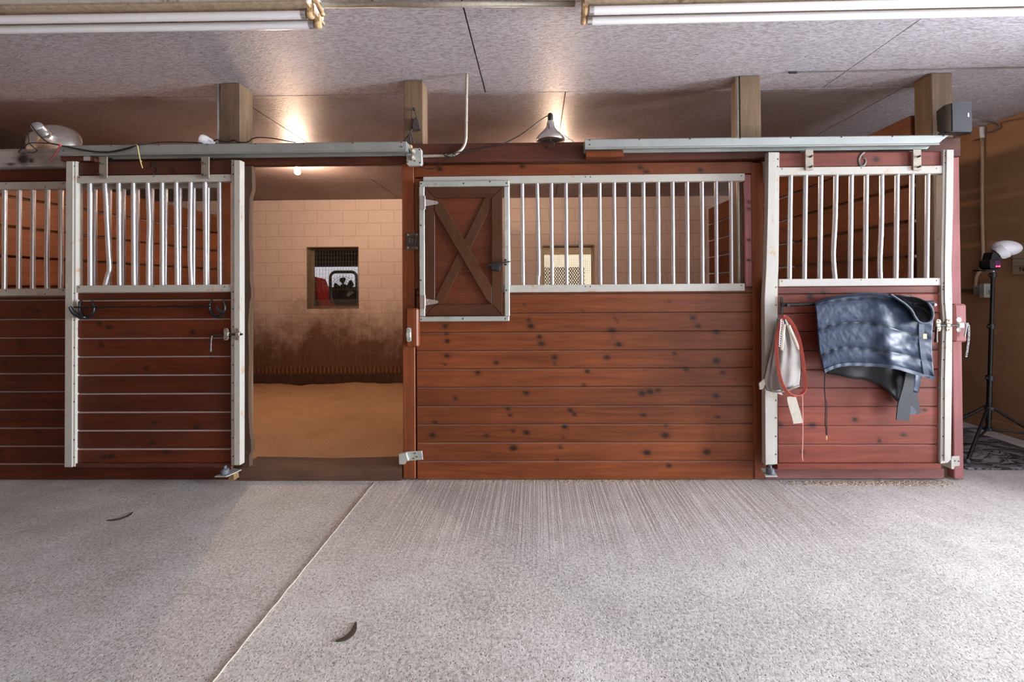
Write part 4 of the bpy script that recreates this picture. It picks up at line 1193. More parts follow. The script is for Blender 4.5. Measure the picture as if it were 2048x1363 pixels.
for i in range(11):
    u = i / 10; row = []
    for j in range(15):
        v = j / 14
        x = (1818 + 3 * math.sin(v * 3)) * (1 - u) + (1843 - v * 7) * u; y = 735 + v * (43 + 7 * u)
        row.append(bm.verts.new(at(x, y, -.178 - .02 * math.sin(u * PI) + .004 * math.sin(v * 9))))
    gg.append(row)
for i in range(10):
    for j in range(14): bm.faces.new((gg[i][j], gg[i + 1][j], gg[i + 1][j + 1], gg[i][j + 1]))
fr = bmesh.ops.extrude_face_region(bm, geom=list(bm.faces))
for e in fr['geom']:
    if isinstance(e, bmesh.types.BMVert): e.co.y += .010
link('inner_flap', bm, M['navy'], bl, 'all')
bm = BM(); gg = []
cen = V((1826, 614)); 
rim = [(1781, 588), (1800, 589.5), (1822, 592), (1842, 597), (1856, 605), (1864, 618), (1865.5, 632), (1861, 642), (1850, 646), (1839, 644), (1830, 634), (1824, 622), (1812, 609), (1795, 597)]
rimp = smoothpts([V((x, y, 0)) for x, y in rim], 4, True)
for k in range(7):
    s_ = 1 - k / 6.5
    gg.append([bm.verts.new(at(1830 + (p.x - 1830) * s_, 612 + (p.y - 612) * s_, -.278 + .055 * (1 - s_ ** 2) + .004 * math.sin(q * .9 + k))) for q, p in enumerate(rimp)])
nq = len(rimp)
for k in range(6):
    for q in range(nq): bm.faces.new((gg[k][q], gg[k][(q + 1) % nq], gg[k + 1][(q + 1) % nq], gg[k + 1][q]))
bm.faces.new(gg[-1])
fr = bmesh.ops.extrude_face_region(bm, geom=list(bm.faces))
for e in fr['geom']:
    if isinstance(e, bmesh.types.BMVert): e.co.y += .022
link('collar_lining', bm, M['lining'], bl, 'all')
bm = BM(); tube(bm, smoothpts([at(x, y, -.279) for x, y in rim[4:] + [rim[0]]], 4), .0062, 8); link('collar_binding', bm, M['navytrim'], bl, True)
for pts, w, Y in (([(1820, 742), (1816, 775), (1808, 812), (1805, 840)], .078, -.200), ([(1826, 775), (1829, 800), (1832, 827)], .055, -.165)):
    bm = BM(); ribbon(bm, smoothpts([at(x, y, Y) for x, y in pts], 6), [w * q for q in ([.6, .62, .66, .7, .74, .78, .82, .86, .90, .93, .96, .98, 1, 1, 1, 1, 1, 1, 1][:len(pts) * 6 - 5])], .006, (1, 0, 0)); link('strap', bm, M['strapblk'], bl, True)
bm = BM(); ppoly(bm, [(1817, 803), (1833, 822), (1832, 828), (1815, 829)], -.172, .004, .001); link('strap', bm, M['navytrim'], bl)
bm = BM()
cpts = smoothpts([at(x, y, -.20) for x, y in ((1650, 746), (1649, 775), (1651, 808), (1650.5, 840), (1652, 862), (1653, 869))], 6)
tube(bm, cpts, .0030, 6); tube(bm, [p + V((.007 * math.sin(PI * k / (len(cpts) - 1)) * (k > 10), -.003, 0)) for k, p in enumerate(cpts)], .0026, 6)
cd_ = link('hanging_cord', bm, M['cord'], bl, True)
bm = BM(); lathe(bm, [(.003, 0), (.005, .008), (.004, .024), (0, .026)], at(1652.5, 879, -.20), (0, 0, 1), 8); link('brass_clip', bm, M['brass'], cd_, True)

# canvas feed bag with straps
bg_ = thing('feed_bag', 'grey canvas feed bag hanging from the left end of the blanket bar', 'bag', tuple(at(1568, 795, -.20)))
def sheet(name, left, rightp, Yf, m, parent, nu=22, nv=26, th=.010, amp=.03, fold=0, seed=0, sm='all'):
    bm = BM(); gg = []
    for i in range(nu + 1):
        row = []
        for j in range(nv + 1):
            u, v = i / nu, j / nv
            a_, b_ = interp(left, v), interp(rightp, v); c = a_ * (1 - u) + b_ * u
            Y = Yf - amp * math.sin(u * PI) * (.4 + .6 * v) - fold * math.sin(u * 15 + v * 2 + seed) * (.3 + .7 * (1 - v)) + .004 * mnoise.noise(V((u * 5, v * 5, seed)))
            row.append(bm.verts.new(at(c.x, c.y, Y)))
        gg.append(row)
    for i in range(nu):
        for j in range(nv): bm.faces.new((gg[i][j], gg[i + 1][j], gg[i + 1][j + 1], gg[i][j + 1]))
    fr = bmesh.ops.extrude_face_region(bm, geom=list(bm.faces))
    for e in fr['geom']:
        if isinstance(e, bmesh.types.BMVert): e.co.y += th
    return link(name, bm, M[m], parent, sm)
sheet('side_panel', [(1556, 636), (1545, 690), (1534, 735), (1529, 762), (1535, 781)], [(1566, 640), (1562, 690), (1560, 740), (1560, 775), (1566, 790)], -.165, 'canvas', bg_, amp=.025, fold=.006, th=.012)
body = sheet('body', [(1560, 638), (1551, 690), (1544, 730), (1541, 760), (1544, 782)], [(1572, 638), (1592, 672), (1599, 700), (1601, 740), (1598, 772)], -.185, 'canvas', bg_, amp=.045, fold=.008, th=.014, seed=2)
bm = BM(); tube(bm, smoothpts([at(x, y, -.225 - .02 * s_) for x, y, s_ in ((1545, 781, 0), (1556, 783, .8), (1570, 781.5, 1), (1585, 776, .9), (1598, 771, 0))], 5), .006, 8); link('bottom_seam', bm, M['canvas'], body, True)
for pts in ([(1568, 648), (1566, 670), (1564, 694), (1562, 699)], [(1577, 650), (1584, 668), (1591, 684), (1597, 698)]):
    bm = BM(); P = smoothpts([at(x, y, -.226 - .012 * (k > 1)) for k, (x, y) in enumerate(pts)], 5)
    tube(bm, P, .011, 8, flat=.6); link('handle', bm, M['olive'], bg_, True)
rs = [(1566, 634), (1560, 648), (1554.5, 672), (1553, 700), (1555.5, 730), (1561, 757), (1570, 778), (1583, 790), (1597, 790.5), (1607, 783), (1611, 769), (1608, 740), (1604, 705), (1596, 672), (1585, 648), (1572, 634), (1566, 632)]
bm = BM(); P = smoothpts([at(x, y, -.268 + .03 * (k < 2) + .02 * (k > 13)) for k, (x, y) in enumerate(rs)], 5)
ribbon(bm, P, .018, .005, (.75, -.5, .4)); link('red_strap', bm, M['strapred'], bg_, True)
bm = BM()
for k in range(12):
    p = at(1563.5 - k * .32, 640 + k * 4.6, -.276)
    tube(bm, [p + V((.006 * math.cos(2 * PI * q / 8), 0, .007 * math.sin(2 * PI * q / 8))) for q in range(8)], .0016, 5, closed=True)
link('chain', bm, M['zinc'], bg_, True)
bm = BM(); ribbon(bm, smoothpts([at(1582, 792, -.20), at(1587, 812, -.205), at(1593, 832, -.20), at(1596, 846, -.205)], 5), [.050 + .004 * min(k, 2) for k in range(16)], .005, (1, 0, .1)); link('hanging_strap', bm, M['beige'], bg_, True)
bm = BM(); ppoly(bm, [(1518, 766), (1529, 757), (1531, 768), (1526, 778), (1519.5, 779)], -.185, .008, .002); link('tab', bm, M['beige'], bg_)
bm = BM(); tube(bm, smoothpts([at(x, y, -.15) for x, y in ((1604, 780), (1605, 820), (1605, 880), (1604, 912), (1605.5, 920.5))], 5), .0040, 7); link('pink_cord', bm, M['pink'], bg_, True)

# ------------------------------------------------------------------ lamps and cords on the beams
def clamp_lamp(name, label, tip, axis, bellp, socketp, shade_m, sock_m, group=None):
    t = thing(name, label, 'lamp', tuple(tip))
    bm = BM(); lathe(bm, bellp, tip, axis, 36, closed_ends=False)
    return t, bm
# middle lamp: upright bell shade on the beam
base = at(1101, 283.5, -.02)
ml = thing('clamp_lamp', 'ribbed aluminium clamp lamp standing mouth-down on the middle of the beam', 'lamp', tuple(base))
bm = BM(); S = 1 / 302.0
prof = [(28.5 * S, .002), (29 * S, 3 * S), (27.5 * S, 8 * S)]
for k in range(7):
    a_ = 27 - k * 2.3
    prof += [(a_ * S, (9 + k * 2.4) * S), ((a_ - 1.5) * S, (10.2 + k * 2.4) * S)]
prof += [(9.5 * S, 29 * S), (7.5 * S, 33 * S), (7 * S, 41 * S), (5 * S, 41.5 * S)]
lathe(bm, prof, base, (0, 0, 1), 36); link('shade', bm, M['alu'], ml, True)
bm = BM(); lathe(bm, [(4.6 * S, 41.5 * S), (5.2 * S, 44 * S), (5.2 * S, 54 * S), (3.5 * S, 57 * S), (0, 58 * S)], base, (0, 0, 1), 16); link('socket', bm, M['blackplastic'], ml, True)
bm = BM(); tube(bm, [at(1097 + .6 * k, 247 + 4.5 * k, -.02 - .02 - .011 * k) for k in range(9)], .0032, 6); tube(bm, smoothpts([at(1103, 283, -.115), at(1108, 287, -.12), at(1105, 294, -.10), at(1097, 296, -.09), at(1090, 293, -.06)], 5), .0045, 7)
link('clamp', bm, M['iron'], ml, True)
bm = BM(); tube(bm, smoothpts([at(1097, 231, -.02), at(1085, 237, -.02), at(1060, 256, -.03), at(1040, 270, -.03), at(1010, 285.5, -.04), at(985, 292, -.045), at(950, 299, -.045), at(912, 306, -.065), at(905, 313, -.07), at(893, 318, -.075), at(880, 328, -.06), at(866, 337, -.045), at(850, 336, -.05), at(838, 330, -.06), at(826, 318, -.075)], 6), .0035, 7)
solo('power_cord', bm, M['cord'], 'black cord running from the outlet box up to the middle clamp lamp', 'cord', smooth='all')
bm = BM(); tube(bm, smoothpts([at(1129, 271, .0), at(1135, 275, .0), at(1137, 278, .0), at(1128, 279, -.02)], 4), .003, 6); tube(bm, smoothpts([at(1136, 277, .0), at(1143, 280, .0), at(1148, 284, -.005)], 4), .003, 6)
solo('white_string', bm, M['whiteenamel'], 'scrap of white string beside the middle clamp lamp', 'string', smooth='all')
# left lamp: wide reflector tipped over on the weathered beam
c0 = at(106, 284, .03); ax = (at(72, 250, -.12) - c0); ax.normalize()
ll = thing('clamp_lamp', 'large aluminium reflector clamp lamp tipped over on the weathered grey beam', 'lamp', tuple(at(104, 294, -.02)))
bm = BM(); S = 1 / 305.0
mouth = c0 - ax * 4 * S
lathe(bm, [(44 * S, -2 * S), (46 * S, 0), (45 * S, 3 * S), (40 * S, 10 * S), (32 * S, 17 * S), (22 * S, 23 * S), (14 * S, 27 * S), (11 * S, 31 * S), (11 * S, 36 * S), (9 * S, 36.5 * S)], mouth, ax, 40)
sh = link('shade', bm, M['alu'], ll, True)
bm = BM(); lathe(bm, [(8.5 * S, 37 * S), (9.5 * S, 39 * S), (9.5 * S, 54 * S), (6 * S, 57 * S), (0, 57.5 * S)], mouth, ax, 18); link('socket', bm, M['zinc'], ll, True)
bm = BM(); tube(bm, smoothpts([at(66, 262, -.08), at(56, 264, -.10), at(58, 281, -.12), at(58, 286, -.12), at(68, 295, -.12), at(74, 301, -.10), at(66, 305, -.08), at(56, 304, -.07)], 4), .0032, 6)
tube(bm, smoothpts([at(58, 286, -.12), at(46, 295, -.09), at(37, 304, -.07), at(50, 307, -.065)], 4), .003, 6); link('clamp', bm, M['iron'], ll, True)
for o_ in (sh,):
    pass
bm = BM(); tube(bm, smoothpts([at(x, y, Y) for x, y, Y in ((60, 245, -.10), (68, 258, -.16), (82, 274, -.19), (97, 285, -.20), (112, 289, -.19), (135, 293, -.17), (165, 299, -.162), (195, 303, -.16), (220, 303, -.16), (250, 297, -.16), (275, 290, -.158), (300, 286, -.12), (330, 284, -.10), (365, 284, -.08), (405, 286, -.06))], 6), .0036, 7)
tube(bm, smoothpts([at(x, y, Y) for x, y, Y in ((48, 293, -.10), (60, 286, -.16), (85, 286, -.19), (108, 287.5, -.195), (130, 293, -.175), (170, 301, -.163), (215, 305, -.163), (255, 298, -.163), (278, 289, -.16), (310, 285, -.11), (350, 283.5, -.09))], 6), .0032, 7)
solo('power_cord', bm, M['cord'], 'black cord looping along the left track from the tipped reflector lamp', 'cord', smooth='all')
bm = BM(); tube(bm, smoothpts([at(271, 289, -.168), at(275, 292, -.172), at(277, 303, -.172), at(280, 318, -.168), at(282, 326, -.165), at(285, 336, -.162)], 5), .0032, 6); ball(bm, at(281.5, 322, -.167), .006)
solo('yellow_twine', bm, M['yellowstring'], 'yellow twine hanging from the left track above the left door', 'twine', smooth='all')
bm = BM(); tube(bm, smoothpts([at(118, 289, -.20), at(121, 291, -.205), at(117, 295, -.20), at(113, 303, -.18), at(106, 313, -.16), at(98, 321, -.13)], 5), .0028, 6); ball(bm, at(120, 290, -.203), .009, 8, 5)
solo('red_ribbon', bm, M['red'], 'red ribbon tied round the cord at the left end of the left track', 'ribbon', smooth='all')
# small white lamp lying behind the left track near the first post
c0 = at(404, 281, .0); ax = V((1, .25, -.28)).normalized()
wl = thing('clamp_lamp', 'small white reflector lamp lying behind the left track beside the first post', 'lamp', tuple(c0))
bm = BM(); lathe(bm, [(.040, -.004), (.042, 0), (.040, .018), (.030, .055), (.018, .075), (.012, .082), (0, .083)], c0 - V((.0, 0, .0)), ax, 28); link('shade', bm, M['whiteenamel'], wl, True)
bm = BM(); lathe(bm, [(.012, .084), (.013, .12), (0, .125)], c0, ax, 12); link('socket', bm, M['blackplastic'], wl, True)
bm = BM(); tube(bm, smoothpts([at(x, y, Y) for x, y, Y in ((428, 282, -.02), (434, 279, -.03), (440, 281, -.03), (455, 283.5, -.03), (468, 280, -.03), (476, 284, -.03), (495, 284, -.03), (505, 277, -.03), (520, 274.5, -.03), (545, 276.5, -.03), (570, 281, -.03), (592, 285, -.03))], 5), .0036, 7)
solo('power_cord', bm, M['cord'], 'black cord lying over the left track in front of the first post', 'cord', smooth='all')
# outlet box with its conduit
jb = thing('outlet_box', 'grey weatherproof outlet box with two plugs at the right end of the left track', 'outlet box', tuple(at(828, 330, -.06)))
bm = BM(); ppoly(bm, [(812, 300), (815, 296.5), (840, 295.5), (843, 299), (844, 326), (841, 330.5), (816, 331), (812.5, 327)], -.072, .034, .003); link('box_body', bm, M['box'], jb)
bm = BM(); dots(bm, [(839, 299), (815, 324), (840, 325), (816, 301)], -.0725, .005); link('screw', bm, M['iron'], jb)
for yy in (303, 316):
    bm = BM(); lathe(bm, [(.018, 0), (.018, .010), (.013, .022), (.010, .03), (0, .03)], at(826, yy, -.0725), (-.15, -1, .15), 14); link('plug', bm, M['bracket'], jb, True)
bm = BM(); tube(bm, smoothpts([at(x, y, Y) for x, y, Y in ((845, 312, -.05), (870, 311.5, -.055), (900, 310.5, -.055), (914, 306, -.055), (926, 295, -.052), (931.5, 280, -.05), (932.3, 262, -.05), (932.8, 220, -.05), (933.5, 148, -.05))], 6), .0095, 12)
cz = [v.co.z for v in bm.verts]
for v in bm.verts: v.co.z = min(v.co.z, ZC - .002)
cn = solo('conduit', bm, M['pipe'], 'speckled conduit curving from the outlet box up to the ceiling', 'conduit', smooth='all')
bm = BM(); tube(bm, smoothpts([at(x, y, Y) for x, y, Y in ((884, 306, -.075), (893, 312, -.07), (906, 314.5, -.068), (911, 311, -.07), (907, 306.5, -.07), (898, 308, -.072), (889, 314, -.072))], 6), .0033, 6)
solo('cord_loop', bm, M['cord'], 'loop of dark cord wrapped round the conduit right of the outlet box', 'cord', smooth='all')
hp = thing('hanging_plug', 'dark clump of straps and cord hung on a nail on the second post', 'cord', tuple(at(828, 262, .03)))
bm = BM(); ppoly(bm, [(826, 237), (833, 233), (838, 241), (841.5, 259), (830, 258), (824, 260), (823.5, 248)], .0, .032, .006); link('strap_clump', bm, M['debris'], hp)
bm = BM()
tube(bm, smoothpts([at(x, y, .01) for x, y in ((825, 219, ), (823.5, 230), (825, 245), (822, 262), (815, 272), (807, 283))], 5), .0042, 6)
tube(bm, smoothpts([at(x, y, .01) for x, y in ((830, 219), (831.5, 230), (836, 243), (841, 257))], 5), .0034, 6)
tube(bm, smoothpts([at(x, y, .0) for x, y in ((824, 258), (820, 266), (816, 280), (817, 288))], 5), .0055, 6)
tube(bm, smoothpts([at(x, y, -.02) for x, y in ((822, 262), (824, 272), (828, 288), (824, 302))], 5), .0045, 6)
tube(bm, smoothpts([at(x, y, .0) for x, y in ((823, 268), (820, 278), (822, 290))], 5), .005, 6)
link('hanging_cord', bm, M['debris'], hp, True)
bm = BM(); ball(bm, at(828, 218, .02), .011, 8, 6); link('nail', bm, M['iron'], hp, True)
bm = BM(); pbox(bm, 816, 289, 823, 297.5, -.066, .028, .002); solo('wood_chip', bm, M['socket'], 'tan block wedged on top of the outlet box', 'block')
# conduits along the posts
for px_, lb, in ((437.2, 'thin grey conduit running up the left side of the first post'), (1474.6, 'thin pale conduit running up the left side of the third post')):
    bm = BM(); p = at(px_, 220, .05); tube(bm, [V((p.x, .05, 1.05 if px_ > 900 else 2.25)), V((p.x, .05, ZC - .003))], .0098 if px_ < 900 else .0105, 12)
    solo('conduit', bm, M['pipe'] if px_ > 900 else M['galv_frame'], lb, 'conduit', smooth='all')
# loudspeaker at the corner
YS = -.20
sp = thing('loudspeaker', 'black wedge-shaped loudspeaker mounted at the top right corner post', 'speaker', tuple(at(1915, 268, -.1)))
bm = BM()
f0 = [at(1903, 205.5, YS), at(1943, 203, YS), at(1944.5, 263, YS), at(1904, 263, YS)]
m0 = [at(1886, 211, YS + .05), at(1943, 203, YS + .05), at(1944, 266, YS + .05), at(1888, 266, YS + .05)]
b0 = [at(1872, 222, -.04), at(1925, 214, -.04), at(1925, 264, -.04), at(1874, 264, -.04)]
rings_ = []
for q in (f0, m0, b0): rings_.append([bm.verts.new(p) for p in q])
for A, B in zip(rings_, rings_[1:]):
    for k in range(4): bm.faces.new((A[k], A[(k + 1) % 4], B[(k + 1) % 4], B[k]))
bm.faces.new(rings_[0][::-1]); bm.faces.new(rings_[-1])
bmesh.ops.bevel(bm, geom=list(bm.edges), offset=.005, segments=2, affect='EDGES')
link('case', bm, M['speaker'], sp, True)
bm = BM(); pbox(bm, 1935.5, 225.5, 1938.5, 233.5, YS - .002, .0025, .0006); link('badge', bm, M['logo'], sp)
bm = BM(); prism(bm, [at(1883, 263, YS + .05), at(1944, 263.5, YS + .01), at(1925, 268, -.05), at(1876, 268, -.05)], (0, 0, -.008)); link('bracket', bm, M['black'], sp)
a_ = atx(1961, 262, XW - .02)
bm = BM()
tube(bm, smoothpts([at(1930, 240, -.06), at(1950, 239.5, .15), atx(1972, 241.5, XW - .3), atx(1990, 247, XW - .05), atx(1996, 254, XW - .03), atx(1988, 260, XW - .03), atx(1970, 266, XW - .03)], 6), .007, 8)
solo('speaker_cable', bm, M['greycable'], 'grey cable looping from the loudspeaker to the brown wall', 'cable', smooth='all')
# conduit, board and outlet on the tan wall
p0, p1 = atx(1964, 276, XW - .022), atx(1958, 573, XW - .022)
bm = BM(); tube(bm, smoothpts([p0, V((p0.x, p0.y + .01, (p0.z + p1.z) / 2)), V((p0.x, p0.y + .01, p1.z + .22)), p1 + V((0, .02, .1)), p1 + V((0, .03, 0))], 5), .0135, 12)
solo('conduit', bm, M['pipe_tan'], 'tan conduit running down the brown wall to the outlet', 'conduit', smooth='all')
bm = BM(); a_ = atx(1963.5, 254, XW - .022); b_ = atx(1963.5, 276, XW - .022); lathe(bm, [(.018, 0), (.018, .03), (.021, .035), (.021, a_.z - b_.z), (0, a_.z - b_.z)], b_, (0, 0, 1), 14)
solo('conduit_fitting', bm, M['whiteenamel'], 'pale fitting at the top of the conduit on the brown wall', 'fitting', smooth=True)
q0, q1 = atx(1939, 282, XW - .05), atx(1953, 258, XW - .05)
bm = BM(); box(bm, XW - .05, XW - .002, q1.y - .02, q0.y, q0.z - .0, q0.z + .19, .003)
solo('wall_block', bm, M['tanwall'], 'short brown board on the brown wall under the ceiling', 'board')
q0, q1 = atx(1947, 578, XW - .05), atx(1979, 594, XW - .05)
ob = thing('wall_outlet', 'metal outlet box low on the conduit of the brown wall', 'outlet', (XW - .03, (q0.y + q1.y) / 2, q1.z))
zz0, zz1 = atx(1958, 590, XW - .05).z, atx(1958, 578, XW - .05).z
ym = atx(1967, 585, XW - .05).y
bm = BM(); box(bm, XW - .055, XW - .002, ym + .004, q0.y, zz0, zz1 + .03, .004); bx_ = link('box_body', bm, M['box'], ob)
bm = BM(); 
for yy in (q0.y - .05, q0.y - .14): lathe(bm, [(.020, 0), (.020, .006), (0, .006)], V((XW - .055, yy, (zz0 + zz1) / 2)), (-1, 0, 0), 14)
link('socket', bm, M['beige'], bx_, True)
bm = BM(); box(bm, XW - .09, XW - .002, q1.y, ym, zz0 - .02, zz1 + .05, .005); link('cover', bm, M['galv_frame'], ob)
bm = BM(); tube(bm, [V((XW - .02, q0.y + .002, zz1 - .01)), V((XW - .02, q0.y + 1.6, zz1 - .01))], .011, 10)
solo('conduit', bm, M['iron'], 'dark conduit running level along the brown wall into the outlet', 'conduit', smooth='all')
# sign
s0, s1 = atx(2023, 487, XW - .03), atx(2023, 548, XW - .03)
sg = thing('wood_sign', 'rustic plank sign with dark lettering on the brown wall at the right edge', 'sign', (XW - .02, s0.y - .25, s1.z))
bm = BM(); n = 4; hz = (s0.z - s1.z) / n
for k in range(n): box(bm, XW - .030, XW - .004, s0.y - .62, s0.y - random.uniform(0, .006), s1.z + k * hz + .001, s1.z + (k + 1) * hz - .001, .003)
link('board', bm, M['signwood'], sg)
def text(s_, y, z, size):
    cu = bpy.data.curves.new('lettering', 'FONT'); cu.body = s_; cu.size = size; cu.extrude = .0008; cu.align_x = 'LEFT'
    o = bpy.data.objects.new('lettering', cu); C.objects.link(o)
    dg = bpy.context.evaluated_depsgraph_get(); me = bpy.data.meshes.new_from_object(o.evaluated_get(dg))
    bpy.data.objects.remove(o)
    bm = BM(); bm.from_mesh(me); bpy.data.meshes.remove(me)
    R = Matrix(((0, 0, -1), (-1, 0, 0), (0, 1, 0)))       # reads left to right for someone facing +x
    for v in bm.verts: v.co = R @ v.co + V((XW - .031, y, z))
    link('lettering', bm, M['letter'], sg)
text('HERE', s0.y - .055, s0.z - .062, .05); text('W', s0.y - .135, s0.z - .165, .055); text('NEED', s0.y - .055, s1.z + .022, .05)
# ------------------------------------------------------------------ flash on its tripod
bx = V((3.47, .47, .0))
top = at(1986, 566, bx.y); bx.x = at(1976, 850, bx.y).x
st = thing('light_stand', 'black tripod light stand on the mat in front of the brown wall', 'stand', (bx.x, bx.y, 0))
def zz_(y): return at(1980, y, bx.y).z
zt_ = zz_(548)
dxp = (top.x - bx.x)
def pole(z): return V((bx.x + dxp * (z - .14) / (zt_ - .14), bx.y, z))
bm = BM(); tube(bm, [pole(zz_(858)), pole(zz_(752))], .0165, 14); tube(bm, [pole(zz_(752)), pole(zz_(652))], .0135, 14); tube(bm, [pole(zz_(652)), pole(zz_(550))], .0115, 14); link('pole', bm, M['black'], st, True)
for yy, r_ in ((755, .023), (652, .02), (550, .02)):
    bm = BM(); lathe(bm, [(r_, -.018), (r_ * 1.1, 0), (r_, .018)], pole(zz_(yy)), (0, 0, 1), 14); ball(bm, pole(zz_(yy)) + V((-.03, -.005, 0)), .009); link('collar', bm, M['blackplastic'], st, True)
zh, zb_ = zz_(815), zz_(857)
bm = BM(); lathe(bm, [(.03, -.012), (.034, 0), (.03, .012)], pole(zh), (0, 0, 1), 14); link('hub', bm, M['blackplastic'], st, True)
bm = BM(); lathe(bm, [(.026, -.012), (.026, .012)], pole(zb_), (0, 0, 1), 14); link('hub', bm, M['blackplastic'], st, True)
for ang in (-14, 162, 212):
    d = V((math.cos(math.radians(ang)), math.sin(math.radians(ang)), 0))
    foot = V((bx.x, bx.y, .042)) + d * .46
    a_ = pole(zh) + d * .03
    bm = BM(); tube(bm, [a_, foot], .0105, 10); leg = link('leg', bm, M['black'], st, True)
    mid_ = a_.lerp(foot, .62)
    bm = BM(); tube(bm, [pole(zb_) + d * .02, mid_], .007, 8); ball(bm, mid_, .011); ball(bm, pole(zb_) + d * .03, .011); link('strut', bm, M['black'], leg, True)
    bm = BM(); ball(bm, foot + V((0, 0, -.0065)), .0165, 10, 6); link('foot', bm, M['rubber'], leg, True)
zt_ += .012
fl = thing('flash_unit', 'black flash unit with a white dome diffuser and red display on the tripod', 'flash', tuple(pole(zt_ + .005)))
cY = bx.y
bm = BM(); lathe(bm, [(.012, 0), (.012, .035), (.018, .04), (.018, .048), (0, .05)], pole(zt_ + .006), (0, 0, 1), 12); link('mount', bm, M['zinc'], fl, True)
bm = BM(); ppoly(bm, [(1972, 539), (1997, 538), (1997, 541), (1972, 541.5)], cY - .05, .10, .001)
ppoly(bm, [(1981, 519), (2003, 517), (2003, 535), (2000, 538), (1984, 538), (1981, 533)], cY - .045, .09, .006)
ppoly(bm, [(1983, 520), (1988, 503), (2013, 511), (2004, 520)], cY - .04, .08, .006); link('body', bm, M['blackplastic'], fl)
bm = BM(); pbox(bm, 1990.5, 521, 2002, 534.5, cY - .0475, .003, .0006); link('display', bm, (lambda s: s.set(Base_Color=(.10, .03, .10), Roughness=.25))(NT('flash_display')), fl)
s = NT('red_display_light'); s.set(Base_Color=(.8, .05, .08), Emission_Color=(1, .05, .1), Emission_Strength=2.5)
bm = BM(); pbox(bm, 1992, 531, 1995, 533.5, cY - .0490, .0012); pbox(bm, 1997, 531, 2000.5, 533.5, cY - .0490, .0012); link('indicator', bm, s.m, fl)
bm = BM()
ctr = at(2012, 496, cY - .01); axd = (at(2012, 496, cY - .01) - at(1990, 512, cY - .01)); axd.y = -.05; axd.normalize()
ball(bm, V((0, 0, 0)), 1.0, 28, 16)
for v in bm.verts:
    q = v.co.copy(); v.co = V((q.x * .093 * (1 + .06 * q.x), q.y * .075, q.z * .058))
    v.co.rotate(Matrix.Rotation(math.radians(4), 3, 'Y')); v.co += ctr
lathe(bm, [(.045, 0), (.055, .02), (.058, .05)], at(1993, 508, cY - .01), axd, 20)
s = NT('frosted_dome'); s.set(Base_Color=(.84, .86, .92), Roughness=.35, Subsurface_Weight=.3, Subsurface_Radius=(.1, .1, .1))
link('dome_diffuser', bm, s.m, fl, True)

# ------------------------------------------------------------------ fluorescent fixtures and ceiling conduits
ZT = ZC - .125
def fixture(label, endL, endR, L, side):
    """endL/endR: photo pixels of the two ends of the nearer tube's centre line"""
    A, B = atz(*endL, ZT), atz(*endR, ZT)
    d = (B - A).normalized()
    if side == 'R': A = B - d * L
    else: B = A + d * L
    n = V((-d.y, d.x, 0))
    mid_ = (A + B) / 2
    t = thing('tube_light', label, 'light', (mid_.x, mid_.y + .03, ZT - .02))
    bm = BM()
    def hb(o0, o1, z0, z1, e0=0, e1=0):
        q = [A - d * e0 + n * o0, B + d * e1 + n * o0, B + d * e1 + n * o1, A - d * e0 + n * o1]
        prism(bm, [V((p.x, p.y, z0)) for p in q], (0, 0, z1 - z0), .003)
    hb(-.035, .115, ZT + .042, ZC - .002, .03, .03)
    link('housing', bm, M['fixture'], t)
    bm = BM(); hb(-.050, .130, ZT + .026, ZT + .041, .03, .03)
    link('flange', bm, M['fixture_rust'], t)
    for k, (off, dz) in enumerate(((0, 0), (.072, -.004))):
        bm = BM(); a_, b_ = A + n * off + V((0, 0, dz)), B + n * off + V((0, 0, dz))
        tube(bm, [a_, b_], .019, 18)
        tb = link('tube', bm, M['tubeglass'], t, True)
        for e, sgn in ((a_, 1), (b_, -1)):
            bm = BM(); lathe(bm, [(.0196, 0), (.0196, .022), (.0, .022)], e - d * sgn * .004, d * sgn, 18); link('end_cap', bm, M['zinc'], tb, True)
            bm = BM(); c = e - d * sgn * .022
            lathe(bm, [(.016, -.014), (.019, -.006), (.019, .006), (.013, .014)], c, d, 10)
            prism(bm, [c + n * s_ * .012 + d * q * .012 + V((0, 0, 0)) for s_, q in ((-1, -1), (1, -1), (1, 1), (-1, 1))], (0, 0, .05)); link('lamp_holder', bm, M['socket'], t, True)
    return t, A, B, d, n
f1 = fixture('twin tube ceiling light at the top left with rust-edged white housing', (0, 39.5), (612, 30), 2.42, 'R')
f2 = fixture('twin tube ceiling light at the top right with bright white tubes', (1180, 21.5), (2000, 4), 2.42, 'L')
a_, b_ = f1[2] + f1[3] * .035, f2[1] - f2[3] * .035
q0, q1 = atz(645, 10, ZC - .03), atz(1150, 7.5, ZC - .03)
bm = BM(); tube(bm, [q0, q1], .0135, 12); solo('conduit', bm, M['pipe'], 'grey conduit on the ceiling joining the two tube lights', 'conduit', smooth='all')
bm = BM(); tube(bm, smoothpts([atz(627, 0, ZC - .05), atz(634, 6, ZC - .07), atz(640, 18, ZC - .10), atz(646, 30, ZC - .13)], 5), .011, 8); solo('flex_conduit', bm, M['socket'], 'rough brown flexible conduit at the right end of the left tube light', 'conduit', smooth='all')
w0, w1 = atz(1584, 145, ZC - .008), atz(2100, 134, ZC - .008)
cl = thing('ceiling_wire', 'thin dark wire stretched along the ceiling at the right', 'wire', tuple(w0))
bm = BM(); tube(bm, [w0, w0.lerp(w1, .5) + V((0, 0, -.001)), w1], .0038, 6); link('wire', bm, M['greycable'], cl, True)
bm = BM(); tube(bm, [w0 - V((.02, 0, 0)), w0 + V((.03, 0, 0))], .007, 8); link('end_plug', bm, M['black'], cl, True)
